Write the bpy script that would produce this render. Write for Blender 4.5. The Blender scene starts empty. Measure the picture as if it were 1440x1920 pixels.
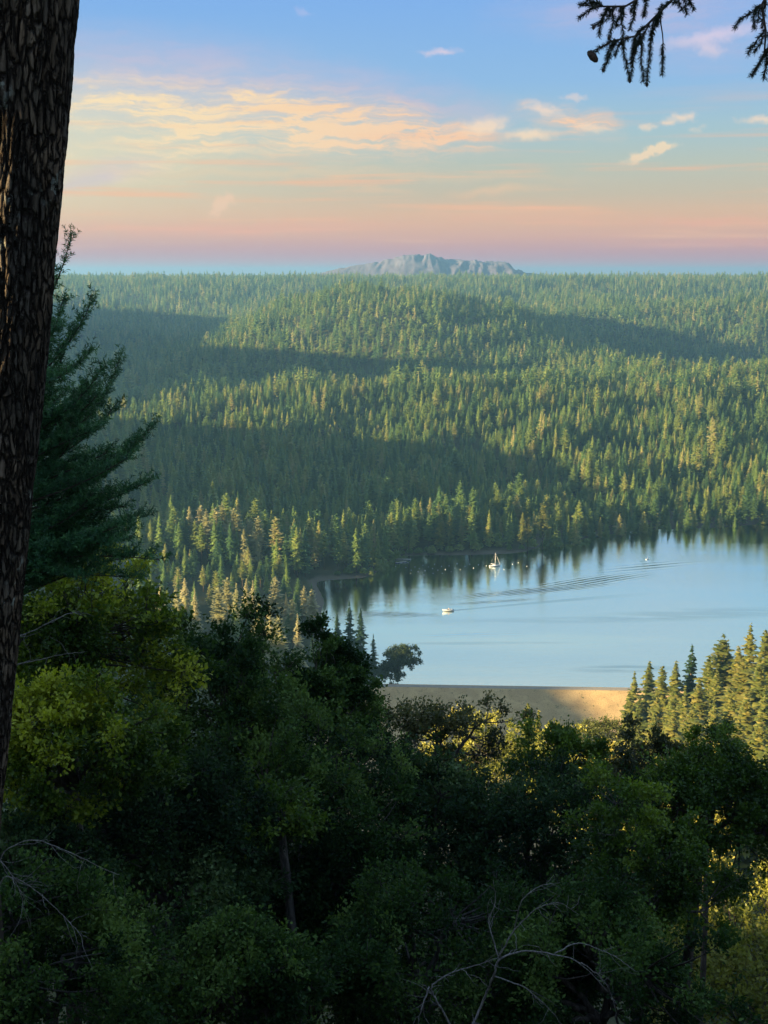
import bpy, bmesh, math, random
import numpy as np
from mathutils import Vector, Matrix
sc = bpy.context.scene
COL = sc.collection
R = math.radians
# ------------------------------------------------------------------ camera
F = 2400.0; PIT = R(10.5); EYE = 200.0
cd = bpy.data.cameras.new('camera'); cam = bpy.data.objects.new('camera', cd); COL.objects.link(cam)
cam.location = (0, 0, EYE); cam.rotation_euler = (R(90) - PIT, 0, 0)
cd.sensor_fit = 'VERTICAL'; cd.sensor_height = 36.0; cd.lens = 36.0 * F / 1920
cd.clip_start = .1; cd.clip_end = 60000
sc.camera = cam
SAZ = 112.0; SEL = 9.0
# ------------------------------------------------------------------ sun and exposure
sd = bpy.data.lights.new('sun', 'SUN'); sun = bpy.data.objects.new('sun', sd); COL.objects.link(sun)
sd.energy = 5.0; sd.angle = R(.6); sd.color = (1.0, .76, .40)
sv = Vector((-math.sin(R(SAZ)) * math.cos(R(SEL)), math.cos(R(SAZ)) * math.cos(R(SEL)), math.sin(R(SEL))))
sun.rotation_euler = sv.to_track_quat('Z', 'Y').to_euler()
sc.view_settings.view_transform = 'Standard'; sc.view_settings.look = 'None'
sc.view_settings.exposure = 2.35; sc.view_settings.gamma = 1.0
cy = sc.cycles
cy.max_bounces = 5; cy.diffuse_bounces = 2; cy.glossy_bounces = 2; cy.transmission_bounces = 3
cy.volume_bounces = 0; cy.transparent_max_bounces = 8; cy.use_denoising = True
cy.caustics_reflective = False; cy.caustics_refractive = False; cy.sample_clamp_indirect = 4.0

def srgb(r, g, b):
    f = lambda c: (c / 255 / 12.92) if c / 255 <= .04045 else ((c / 255 + .055) / 1.055) ** 2.4
    return (f(r), f(g), f(b), 1.0)
def ray(px, py):
    u = (px - 720) / F; v = (py - 960) / F
    return np.array([u, math.cos(PIT) - v * math.sin(PIT), -math.sin(PIT) - v * math.cos(PIT)])
def at(px, py, Y):
    d = ray(px, py); t = Y / d[1]; return Vector((d[0] * t, Y, EYE + d[2] * t))
def on_water(px, py, z=0.0):
    d = ray(px, py); t = (z - EYE) / d[2]; return Vector((d[0] * t, d[1] * t, z))
def azel(px, py):
    d = ray(px, py); d = d / np.linalg.norm(d)
    return math.degrees(math.atan2(d[0], d[1])), math.degrees(math.asin(d[2]))

# ------------------------------------------------------------------ node helper
class NT:
    def __init__(s, tree): s.t = tree; s.n = tree.nodes; s.l = tree.links; s.n.clear()
    def new(s, typ, ins=None, **kw):
        nd = s.n.new(typ)
        for k, v in kw.items(): setattr(nd, k, v)
        for k, v in (ins or {}).items(): s.put(nd.inputs[k], v)
        return nd
    def put(s, sock, v):
        if isinstance(v, bpy.types.NodeSocket): s.l.new(v, sock)
        elif isinstance(v, bpy.types.Node): s.l.new(v.outputs[0], sock)
        else: sock.default_value = v
    def m(s, op, a, b=0.0, c=None, clamp=False):
        ins = {0: a, 1: b}
        if c is not None: ins[2] = c
        return s.new('ShaderNodeMath', ins, operation=op, use_clamp=clamp).outputs[0]
    def mix(s, f, a, b, mode='MIX'):
        nd = s.new('ShaderNodeMix', data_type='RGBA', blend_type=mode)
        s.put(nd.inputs[0], f); s.put(nd.inputs[6], a); s.put(nd.inputs[7], b); return nd.outputs[2]
    def ramp(s, f, stops, interp='LINEAR'):
        nd = s.new('ShaderNodeValToRGB', {0: f}); cr = nd.color_ramp; cr.interpolation = interp
        while len(cr.elements) < len(stops): cr.elements.new(.5)
        for e, (p, c) in zip(cr.elements, stops): e.position = p; e.color = c
        return nd.outputs[0]
    def rng(s, v, a, b, c=0.0, d=1.0, smooth=True):
        nd = s.new('ShaderNodeMapRange', {0: v, 1: a, 2: b, 3: c, 4: d}, interpolation_type='SMOOTHSTEP' if smooth else 'LINEAR'); return nd.outputs[0]
    def noise(s, vec, scale, detail=4, rough=.55, dist=0.0):
        return s.new('ShaderNodeTexNoise', {'Vector': vec, 'Scale': scale, 'Detail': detail, 'Roughness': rough, 'Distortion': dist})

# ------------------------------------------------------------------ world
w = bpy.data.worlds.new('World'); sc.world = w; w.use_nodes = True
k = NT(w.node_tree)
tc = k.new('ShaderNodeTexCoord'); sep = k.new('ShaderNodeSeparateXYZ', {0: tc.outputs['Generated']})
az = k.m('MULTIPLY', k.m('ARCTAN2', sep.outputs[0], sep.outputs[1]), 57.2958)
el = k.m('MULTIPLY', k.m('ARCSINE', k.m('MAXIMUM', k.m('MINIMUM', sep.outputs[2], 1.0), -1.0)), 57.2958)
def S(e): return (e + 2) / 92
stops = [(-2, (235, 110, 130)), (.3, (238, 118, 136)), (1.0, (226, 146, 152)), (1.7, (242, 176, 150)), (2.5, (242, 190, 152)), (3.4, (214, 196, 170)),
         (4.6, (196, 202, 188)), (6.0, (172, 203, 214)), (8.0, (146, 192, 238)), (11.5, (128, 180, 245)), (14, (160, 206, 230)), (19, (196, 216, 224)), (35, (150, 180, 225)), (90, (150, 175, 215))]
base = k.ramp(k.m('DIVIDE', k.m('ADD', el, 2.0), 92.0), [(S(e), srgb(*c)) for e, c in stops])
nsky = k.new('ShaderNodeTexSky', sky_type='NISHITA', sun_disc=False, sun_elevation=R(SEL), sun_rotation=R(-SAZ), air_density=1.2, dust_density=1.5)
base = k.mix(.12, base, k.mix(1.0, nsky.outputs[0], (.1, .1, .1, 1), 'MULTIPLY'))
# yellow glow low on the left
glow = k.m('MULTIPLY', k.rng(az, 4.0, -24.0), k.m('MULTIPLY', k.rng(el, 1.0, 4.0), k.rng(el, 11.0, 5.0)))
base = k.mix(k.m('MULTIPLY', glow, .75), base, srgb(252, 232, 188))
xy = k.new('ShaderNodeCombineXYZ', {0: az, 1: el}).outputs[0]
wn = k.noise(xy, .55, 3)
wof = k.new('ShaderNodeVectorMath', {0: wn.outputs[1], 1: (.5, .5, .5)}, operation='SUBTRACT').outputs[0]
wof = k.new('ShaderNodeVectorMath', {0: wof, 1: (3.2, .8, 0)}, operation='MULTIPLY').outputs[0]
wxy = k.new('ShaderNodeVectorMath', {0: xy, 1: wof}, operation='ADD').outputs[0]
def blobs(lst, warp=True):
    tot = None
    for (px, py, rx, ry, rot, amp) in lst:
        a, e = azel(px, py); q = .02387
        mp = k.new('ShaderNodeMapping', {'Vector': wxy if warp else xy2, 'Location': (a, e, 0), 'Rotation': (0, 0, R(-rot)), 'Scale': (rx * q, ry * q, 1)}, vector_type='TEXTURE')
        ln = k.new('ShaderNodeVectorMath', {0: mp.outputs[0]}, operation='LENGTH').outputs['Value']
        g = k.rng(ln, 0.0, 1.0, amp, 0.0)
        tot = g if tot is None else k.m('ADD', tot, g)
    return tot
# lightly warped coordinates for the small clouds
wn2 = k.noise(xy, 2.4, 4)
w2 = k.new('ShaderNodeVectorMath', {0: k.new('ShaderNodeVectorMath', {0: wn2.outputs[1], 1: (.5, .5, .5)}, operation='SUBTRACT').outputs[0], 1: (1.3, .45, 0)}, operation='MULTIPLY').outputs[0]
xy2 = k.new('ShaderNodeVectorMath', {0: xy, 1: w2}, operation='ADD').outputs[0]
st = k.new('ShaderNodeMapping', {'Vector': wxy, 'Rotation': (0, 0, R(3)), 'Scale': (.2, 1.3, 1)})
streak = k.rng(k.noise(st.outputs[0], 1.7, 8, .62, .35).outputs[0], .37, .64)
st2 = k.new('ShaderNodeMapping', {'Vector': xy, 'Rotation': (0, 0, R(-4)), 'Scale': (.10, 2.2, 1)})
lines = k.rng(k.noise(st2.outputs[0], .9, 5, .55).outputs[0], .5, .72)
lil = blobs([(330, 140, 420, 100, 4, .85), (760, 190, 330, 70, 10, .7), (190, 325, 150, 36, -14, 1.0), (1200, 20, 330, 70, 0, .8), (1330, 90, 200, 60, 0, .45)])
base = k.mix(k.m('MULTIPLY', k.m('MULTIPLY', lil, k.m('ADD', k.m('MULTIPLY', streak, .5), .45)), .85, clamp=True), base, srgb(200, 188, 214))
hi = blobs([(1050, -330, 700, 110, 2, 1.0), (1350, -230, 330, 60, 4, .8)])
base = k.mix(k.m('MULTIPLY', hi, k.m('ADD', k.m('MULTIPLY', streak, .6), .3), clamp=True), base, srgb(238, 228, 225))
crm = blobs([(480, 225, 560, 110, 4, .55), (300, 215, 360, 75, 6, .8), (640, 238, 330, 62, 5, 1.0), (830, 250, 150, 34, 8, .8), (1060, 225, 130, 38, 14, .95), (250, 300, 240, 60, -4, .6), (560, 190, 260, 30, 6, .5)])
fib = k.rng(k.noise(k.new('ShaderNodeMapping', {'Vector': wxy, 'Rotation': (0, 0, R(9)), 'Scale': (.5, 4.2, 1)}).outputs[0], 2.2, 8, .7, .3).outputs[0], .36, .66, .62, 1.25)
crm = k.m('MULTIPLY', crm, fib)
crm = k.m('MULTIPLY', crm, k.m('ADD', k.m('MULTIPLY', streak, .9), .24), clamp=True)
base = k.mix(k.m('MINIMUM', k.m('MULTIPLY', crm, 1.1), 1.0), base, k.mix(k.rng(az, -12.0, 6.0), srgb(255, 228, 182), srgb(252, 208, 172)))
low = blobs([(450, 322, 520, 12, -1, .5), (930, 358, 130, 13, -3, .9), (700, 357, 110, 8, 2, .6), (430, 428, 520, 20, -1, .75), (950, 408, 330, 16, 2, .6), (1330, 413, 180, 13, 0, .8), (1420, 455, 330, 14, 0, .6), (800, 330, 420, 14, 1, .4), (1040, 395, 260, 14, 3, .5)])
low = k.m('MULTIPLY', low, k.m('ADD', k.m('MULTIPLY', lines, 1.1), .55), clamp=True)
base = k.mix(k.m('MULTIPLY', low, .9), base, k.mix(k.rng(el, 1.6, 4.2), srgb(255, 168, 140), srgb(253, 208, 160)))
band = k.m('MULTIPLY', k.m('MULTIPLY', lines, k.m('MULTIPLY', k.rng(el, .6, 2.0), k.rng(el, 9.0, 3.0))), .8)
base = k.mix(band, base, srgb(255, 190, 146))
sm = blobs([(910, 236, 60, 22, -10, 1.3), (992, 253, 70, 14, 0, 1.1), (1213, 288, 62, 13, -21, 1.6), (1243, 276, 34, 9, -10, 1), (1280, 220, 36, 11, 0, 1), (1252, 229, 16, 9, 0, .9), (1213, 238, 24, 9, 0, .8),
            (1305, 243, 18, 9, 0, .4), (826, 98, 48, 9, -3, 1), (1075, 182, 30, 8, 0, .6), (415, 382, 34, 17, -40, 1.3), (430, 374, 20, 14, -20, .9), (400, 402, 22, 12, -10, .9), (1425, 223, 50, 11, 0, .9), (1340, 66, 130, 17, -8, 1), (1330, 92, 34, 20, 20, .8), (1020, 205, 50, 14, 20, .9), (1110, 240, 50, 10, 8, .8), (570, 22, 24, 10, 20, .35)], False)
base = k.mix(k.m('MULTIPLY', k.m('MINIMUM', sm, 1.0), .8, clamp=True), base, k.ramp(k.m('DIVIDE', el, 12.0), [(0, srgb(255, 190, 150)), (.28, srgb(250, 208, 172)), (.45, srgb(255, 226, 186)), (.62, srgb(250, 222, 205)), (.85, srgb(214, 205, 235))]))
bg = k.new('ShaderNodeBackground', {0: base, 1: .196}); WORLD_BG = bg
k.new('ShaderNodeOutputWorld', {0: bg.outputs[0]})
w.cycles.sampling_method = 'MANUAL'; w.cycles.sample_map_resolution = 512
def sstep(a,b,x):
    t=np.clip((x-a)/(b-a),0,1); return t*t*(3-2*t)
def G(x,y,cx,cy,sx,sy,rot=0.0):
    c,s=np.cos(rot),np.sin(rot); dx,dy=x-cx,y-cy
    return np.exp(-(((c*dx+s*dy)/sx)**2+((-s*dx+c*dy)/sy)**2))
def nz(x,y,L,seed):
    r=np.random.RandomState(seed); v=0
    for k in range(6):
        a=r.uniform(0,6.283); f=6.283/L*r.uniform(.6,1.6); v=v+np.sin(f*(np.cos(a)*x+np.sin(a)*y)+r.uniform(0,6.283))
    return v/2.4
LAKE=np.array([(-12,603),(-22,640),(-29,700),(-34,770),(-44,800),(-50,824),(-42,831),(-30,833),(-8,838),(4,868),(14,898),(45,906),(93,916),(135,930),(165,958),(200,985),(250,992),(312,1016),(420,1040),(600,1040),(760,900),(700,700),(500,600),(300,590),(170,585),(130,598)],float)
def sdist(x,y,P=LAKE):
    x=np.asarray(x,float); y=np.asarray(y,float); d=np.full(x.shape,1e18); ins=np.zeros(x.shape,bool)
    n=len(P)
    for i in range(n):
        ax,ay=P[i]; bx,by=P[(i+1)%n]; ex,ey=bx-ax,by-ay
        t=np.clip(((x-ax)*ex+(y-ay)*ey)/(ex*ex+ey*ey),0,1)
        d=np.minimum(d,(x-ax-t*ex)**2+(y-ay-t*ey)**2)
        c=((ay>y)!=(by>y))&(x<(bx-ax)*(y-ay)/((by-ay) if by!=ay else 1e-9)+ax); ins^=c
    d=np.sqrt(d); return np.where(ins,-d,d)
def A0(C): return (-.31*np.sin(np.radians(SAZ))-np.cos(np.radians(SAZ)))*C/ (np.sin(np.radians(SAZ))-.31*np.cos(np.radians(SAZ)))*1.0-520
TG=[(60,520,-20),(66,594,3),(-110,690,18),(-100,740,-2),(-125,850,14),(-60,940,44),(0,1100,55),(0,1210,48),(-250,1270,55),(-250,1400,30),(0,1600,30),(100,1770,78),(220,1880,78),(150,1990,52),(-230,2260,60),(-300,2500,100),(-500,2900,130),(-600,3300,110),(-700,3700,60),(-700,5000,100)]  # wanted shadow heights that shape the unseen west ridges
def _tg():
    s0,s1=np.sin(np.radians(SAZ)),-np.cos(np.radians(SAZ)); r=[]
    for (x,y,h) in TG:
        A=x*s0+y*s1; C=-x*s1+y*s0; r.append((C,h+np.tan(np.radians(SEL))*(A-A0(C))))
    r.sort(); return np.array(r).T
RC,RH=_tg()
def terr(x,y):
    x=np.asarray(x,float); y=np.asarray(y,float)
    d=sdist(x,y)
    # far side
    u=x/np.maximum(y,300)
    z=np.interp(d,[-60,-4,0,15,60,150,350,600,700,900,1300,1900,2600,3400,4200,9000],[-9,-1.2,-.2,2,7,14,36,60,58,60,72,95,120,148,163,163])
    big=sstep(500,1500,y)
    z=z+big*(7*nz(x,y,420,3)+3*nz(x,y,170,4)*1.0)
    z=z+big*12*nz(x,y,1100,9)*(1-sstep(3300,4000,y))
    # hill A
    hA=G(x,y,60,2430,330,420,-.15); z=z+76*sstep(0.04,.85,hA)
    z=z+30*G(x,y,350,2500,260,260)*0
    # left valley
    z=z-70*G(x,y,-560,2400,330,800,.1)
    z=z-32*G(x,y,-200,1830,440,150,.05)
    # right valley behind the hill
    z=z-75*G(x,y,640,2330,430,300,-.3)+22*G(x,y,900,2820,400,200,0)
    z=z+28*G(x,y,1150,2900,500,260,0)
    # mid terrace ridge
    z=z+12*G(x,y,100,1520,500,120,.05)
    # lake left bank
    # far plateau: level skyline
    z=np.where(y>0,z,z)
    zt=170+3*nz(x,y,500,11)+2*nz(x,y,130,12); w=sstep(3400,4100,y); z=z*(1-w)+zt*w
    # near side: camera hill
    g=np.interp(y,[-400,-60,-10,0,2,4,6,12,20,40,80,150,250,350,450,520],[214,206,201,198.5,198.2,197.2,195.6,190.5,184,168,139,98,47,8,-24,-34])
    right=sstep(80,230,x)*75*sstep(250,380,y)*(1-sstep(500,575,y))
    left=sstep(40,260,-x)*60*sstep(200,380,y)*(1-sstep(560,760,y))
    g=g+np.maximum(213.0-g,0)*sstep(40,88,-x)*(1-sstep(4,18,y))  # unseen knoll raised on the left to shade the foreground
    g=g-np.minimum(60,np.maximum(g+20,0))*sstep(12,60,-x)*sstep(14,42,y)*sstep(260,160,y)-sstep(86,118,-x)*sstep(-45,-8,y)*60*sstep(100,40,y)-sstep(35,75,-x)*sstep(3,20,y)*40*sstep(80,40,y)  # slope out of view cut down so sun reaches the hillside oaks
    g=g+right+left+G(x,y,0,300,1e5,140)*2*nz(x,y,90,21)
    wn=1-sstep(470,600,y)
    z=z*(1-wn)+g*wn
    dam=np.minimum(2.,4-np.abs(594-y-.05*(x-60))/2.6)-4
    # west ridges outside the picture, shaped to cast the shadow bands
    s0,s1=np.sin(np.radians(SAZ)),-np.cos(np.radians(SAZ)); A=x*s0+y*s1; C=-x*s1+y*s0
    rw=np.exp(-((A-A0(C))/260.)**2)*sstep(380,480,C)
    z=z+np.maximum(np.interp(C,RC,RH)-z,0)*rw*sstep(-.30,-.42,x/np.maximum(y,60))
    md=sstep(-45,-22,x)*(1-sstep(140,165,x))*sstep(440,470,y)*(1-sstep(606,612,y))
    z=np.where(md>0,np.minimum(z,dam)*md+z*(1-md),z)
    return z
# ------------------------------------------------------------------ dials
WATER_A = (.10, .22, .26, 1); WATER_B = (.03, .12, .20, 1); WATER_F = 1.8; WATER_F0 = .52
HAZE_COL = (.22, .50, .84, 1); HAZE_D = .000105; HAZE_G = .3; HAZE_TOP = 318.0
N_SHORE = 130
SHADE = []  # out-of-view conifers added only for the shade they cast
for _d, _o, _s, *_v in ((24, .3, .50), (30, 1.4, .545), (27, -1.2, .53), (33, .1, .565), (26, 8.2, .5, 0), (30, 9.8, .55, 0), (28, 6.9, .5, 0), (33, 11.5, .6, 0), (36, 8.4, .6, 0), (31, 12.8, .6, 0)):
    SHADE.append((-2.1 - math.sin(R(112)) * _d + .37 * _o, 5.3 + math.cos(R(112)) * _d + .93 * _o, _s, _v[0] if _v else 3))
# ------------------------------------------------------------------ object helpers
def tag(o, label=None, cat=None, group=None, kind=None):
    if label: o['label'] = label
    if cat: o['category'] = cat
    if group: o['group'] = group
    if kind: o['kind'] = kind
    return o
def empty(name, loc, label=None, cat=None, group=None, rz=0.0):
    o = bpy.data.objects.new(name, None); COL.objects.link(o); o.location = loc; o.rotation_euler = (0, 0, rz)
    o.empty_display_size = .2
    return tag(o, label, cat, group)
def mesh_np(name, V, Fc, n=None, tint=None, mat=None, smooth=False):
    """V (N,3); Fc: list of (M,k) arrays of faces."""
    me = bpy.data.meshes.new(name); V = np.asarray(V, np.float32)
    if not isinstance(Fc, list): Fc = [Fc]
    Fc = [f for f in Fc if len(f)]
    loops = np.concatenate([f.reshape(-1) for f in Fc]).astype(np.int32)
    tot = np.concatenate([np.full(len(f), f.shape[1], np.int32) for f in Fc])
    st = np.concatenate([[0], np.cumsum(tot)[:-1]]).astype(np.int32)
    me.vertices.add(len(V)); me.vertices.foreach_set('co', V.reshape(-1))
    me.loops.add(len(loops)); me.loops.foreach_set('vertex_index', loops)
    me.polygons.add(len(tot)); me.polygons.foreach_set('loop_start', st); me.polygons.foreach_set('loop_total', tot)
    if smooth: me.polygons.foreach_set('use_smooth', np.ones(len(tot), bool))
    me.update(calc_edges=True)
    if tint is not None:
        a = me.attributes.new('tint', 'FLOAT', 'POINT'); a.data.foreach_set('value', np.asarray(tint, np.float32))
    if mat: me.materials.append(mat)
    return me
def link(name, me, parent=None, loc=None):
    o = bpy.data.objects.new(name, me); COL.objects.link(o)
    if loc is not None: o.location = loc
    if parent: o.parent = parent
    return o
def copy_tree(o, parent=None):
    c = o.copy(); COL.objects.link(c); c.parent = parent
    for ch in o.children: copy_tree(ch, c)
    return c
class MB:
    """collects tubes, boxes and lofts as one mesh"""
    def __init__(s): s.V = []; s.Q = []; s.T = []; s.n = 0; s.tint = []
    def add(s, V, Q=(), T=(), tint=.5):
        V = np.asarray(V, float)
        if len(Q): s.Q.append(np.asarray(Q, int) + s.n)
        if len(T): s.T.append(np.asarray(T, int) + s.n)
        s.V.append(V); s.n += len(V); s.tint.append(np.full(len(V), tint) if np.isscalar(tint) else tint)
    def tube(s, pts, rad, k=6, cap=True, rnd=None):
        pts = np.asarray(pts, float); n = len(pts); rad = np.broadcast_to(rad, (n,)).astype(float)
        d = np.gradient(pts, axis=0); d /= np.linalg.norm(d, axis=1)[:, None] + 1e-9
        ref = np.array([0, 0, 1.]) if abs(d[:, 2]).mean() < .8 else np.array([1., 0, 0])
        a = np.cross(d, ref); a /= np.linalg.norm(a, axis=1)[:, None] + 1e-9; b = np.cross(d, a)
        th = np.arange(k) * 2 * np.pi / k
        V = pts[:, None] + rad[:, None, None] * (np.cos(th)[None, :, None] * a[:, None] + np.sin(th)[None, :, None] * b[:, None])
        V = V.reshape(-1, 3); i = np.arange(n - 1)[:, None] * k; j = np.arange(k)[None]; j2 = (j + 1) % k
        Q = np.stack([i + j, i + j2, i + k + j2, i + k + j], -1).reshape(-1, 4)
        T = []
        if cap:
            V = np.vstack([V, pts[0], pts[-1]]); c0 = n * k; c1 = c0 + 1
            T = [(c0, (q + 1) % k, q) for q in range(k)] + [(c1, (n - 1) * k + q, (n - 1) * k + (q + 1) % k) for q in range(k)]
        s.add(V, Q, T)
    def box(s, c, sz, rz=0.0):
        x, y, z = np.array(sz) / 2; V = np.array([(i, j, l) for i in (-x, x) for j in (-y, y) for l in (-z, z)])
        cr, sr = math.cos(rz), math.sin(rz); V = np.stack([V[:, 0] * cr - V[:, 1] * sr, V[:, 0] * sr + V[:, 1] * cr, V[:, 2]], 1) + np.array(c)
        s.add(V, [(0, 1, 3, 2), (4, 6, 7, 5), (0, 4, 5, 1), (2, 3, 7, 6), (0, 2, 6, 4), (1, 5, 7, 3)])
    def rings(s, rings, close=True):
        k = len(rings[0]); V = np.array(rings, float).reshape(-1, 3); n = len(rings); Q = []
        for i in range(n - 1):
            for j in range(k if close else k - 1):
                j2 = (j + 1) % k; Q.append((i * k + j, i * k + j2, (i + 1) * k + j2, (i + 1) * k + j))
        s.add(V, Q)
    def mesh(s, name, mat, smooth=False):
        Fc = []
        if s.Q: Fc.append(np.vstack(s.Q))
        if s.T: Fc.append(np.vstack(s.T))
        return mesh_np(name, np.vstack(s.V), Fc, tint=np.concatenate(s.tint), mat=mat, smooth=smooth)
    def build(s, name, mat, parent=None, smooth=False, loc=None): return link(name, s.mesh(name, mat, smooth), parent, loc)

# ------------------------------------------------------------------ materials
def material(name):
    m = bpy.data.materials.new(name); m.use_nodes = True; return m, NT(m.node_tree)
def simple(name, col, rough=.6, metal=0.0, var=.15, scale=8.0, bump=0.0):
    m, k = material(name); tc = k.new('ShaderNodeTexCoord')
    n = k.noise(tc.outputs['Object'], scale, 4)
    c = k.mix(n.outputs[0], tuple(x * (1 - var) for x in col[:3]) + (1,), tuple(min(1, x * (1 + var)) for x in col[:3]) + (1,))
    p = k.new('ShaderNodeBsdfPrincipled', {'Base Color': c, 'Roughness': rough, 'Metallic': metal})
    if bump: k.put(p.inputs['Normal'], k.new('ShaderNodeBump', {'Height': n.outputs[0], 'Strength': bump, 'Distance': .05}).outputs[0])
    k.new('ShaderNodeOutputMaterial', {0: p.outputs[0]}); return m
def leafmat(name, cols, trans=.3, rough=.55, obj=.5, spec=.3):
    """cols: 4-5 leaf colours dark..light; the leaf tint and a per-tree random choose between them"""
    m, k = material(name)
    at_ = k.new('ShaderNodeAttribute', attribute_name='tint'); oi = k.new('ShaderNodeObjectInfo')
    f = k.m('ADD', k.m('MULTIPLY', at_.outputs['Fac'], 1 - obj), k.m('MULTIPLY', oi.outputs['Random'], obj))
    c = k.ramp(f, [(i / (len(cols) - 1), tuple(x) + (1,)) for i, x in enumerate(cols)])
    d = k.new('ShaderNodeBsdfPrincipled', {'Base Color': c, 'Roughness': rough, 'Specular IOR Level': spec})
    t = k.new('ShaderNodeBsdfTranslucent', {0: k.mix(1.0, c, (1.25, 1.3, .55, 1), 'MULTIPLY')})
    mx = k.new('ShaderNodeMixShader', {0: trans, 1: d.outputs[0], 2: t.outputs[0]})
    k.new('ShaderNodeOutputMaterial', {0: mx.outputs[0]}); return m
def barkmat(name, c0, c1, scale=14.0, zs=.18, dist=.03, lichen=None, ridge=False):
    m, k = material(name); tc = k.new('ShaderNodeTexCoord')
    mp = k.new('ShaderNodeMapping', {'Vector': tc.outputs['Object'], 'Scale': (1, 1, zs)})
    n = k.noise(mp.outputs[0], scale, 8, .65, .6); n2 = k.noise(tc.outputs['Object'], scale * 2.5, 4)
    h = k.rng(n.outputs[0], .38, .62)
    c = k.mix(h, c0 + (1,), c1 + (1,)); c = k.mix(k.m('MULTIPLY', n2.outputs[0], .4), c, (.02, .018, .016, 1))
    if ridge:
        wv = k.new('ShaderNodeVectorMath', {0: mp.outputs[0], 1: k.new('ShaderNodeVectorMath', {0: k.noise(tc.outputs['Object'], 9.0, 4).outputs[1], 1: (.045, .045, .02)}, operation='MULTIPLY').outputs[0]}, operation='ADD')
        vo = k.new('ShaderNodeTexVoronoi', {'Vector': k.new('ShaderNodeMapping', {'Vector': wv.outputs[0], 'Scale': (1, 1, 1.9)}).outputs[0], 'Scale': 37.0}, feature='DISTANCE_TO_EDGE')
        plate = k.rng(vo.outputs[0], .02, .22); h = k.m('ADD', k.m('MULTIPLY', h, .4), k.m('MULTIPLY', plate, .9))
        vc = k.new('ShaderNodeTexVoronoi', {'Vector': vo.inputs[0].links[0].from_socket, 'Scale': 37.0})
        c = k.mix(k.m('MULTIPLY', k.new('ShaderNodeSeparateXYZ', {0: vc.outputs['Color']}).outputs[0], .55), c, (.11, .10, .085, 1)); c = k.mix(k.m('SUBTRACT', 1.0, plate), c, (.012, .009, .007, 1))
        c = k.mix(k.rng(k.new('ShaderNodeAttribute', attribute_name='tint').outputs['Fac'], .1, .9), k.mix(1.0, c, (.3, .25, .22, 1), 'MULTIPLY'), k.mix(1.0, c, (1.5, 1.4, 1.35, 1), 'MULTIPLY'))
    if lichen:
        l = k.m('MULTIPLY', k.rng(k.noise(tc.outputs['Object'], 3.2, 3).outputs[0], .54, .66), k.rng(k.noise(tc.outputs['Object'], 22.0, 3).outputs[0], .54, .62))
        c = k.mix(l, c, lichen + (1,))
    p = k.new('ShaderNodeBsdfPrincipled', {'Base Color': c, 'Roughness': .9, 'Specular IOR Level': .15})
    b = k.new('ShaderNodeBump', {'Height': k.m('ADD', h, k.m('MULTIPLY', n2.outputs[0], .3)), 'Strength': .9, 'Distance': dist})
    k.put(p.inputs['Normal'], b.outputs[0]); k.new('ShaderNodeOutputMaterial', {0: p.outputs[0]}); return m

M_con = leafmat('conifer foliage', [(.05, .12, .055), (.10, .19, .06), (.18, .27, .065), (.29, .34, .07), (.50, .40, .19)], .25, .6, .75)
M_conR = leafmat('conifer foliage with painted sun', [(.10, .14, .03), (.16, .19, .04), (.24, .24, .05), (.35, .30, .07)], .25, .6, .3)  # golden sunlight on the conifers is put into this leaf colour
M_pale = leafmat('pine foliage with sunlight in colour', [(.24, .26, .11), (.36, .35, .15), (.47, .43, .21), (.58, .49, .28)], .25, .6, .5)  # lightened to paint sun onto the left-hand pines
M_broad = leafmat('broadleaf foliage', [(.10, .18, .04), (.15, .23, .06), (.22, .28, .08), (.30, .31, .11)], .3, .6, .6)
M_bark = barkmat('far bark', (.09, .06, .04), (.22, .16, .11), 2.0, .2, .1)

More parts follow.
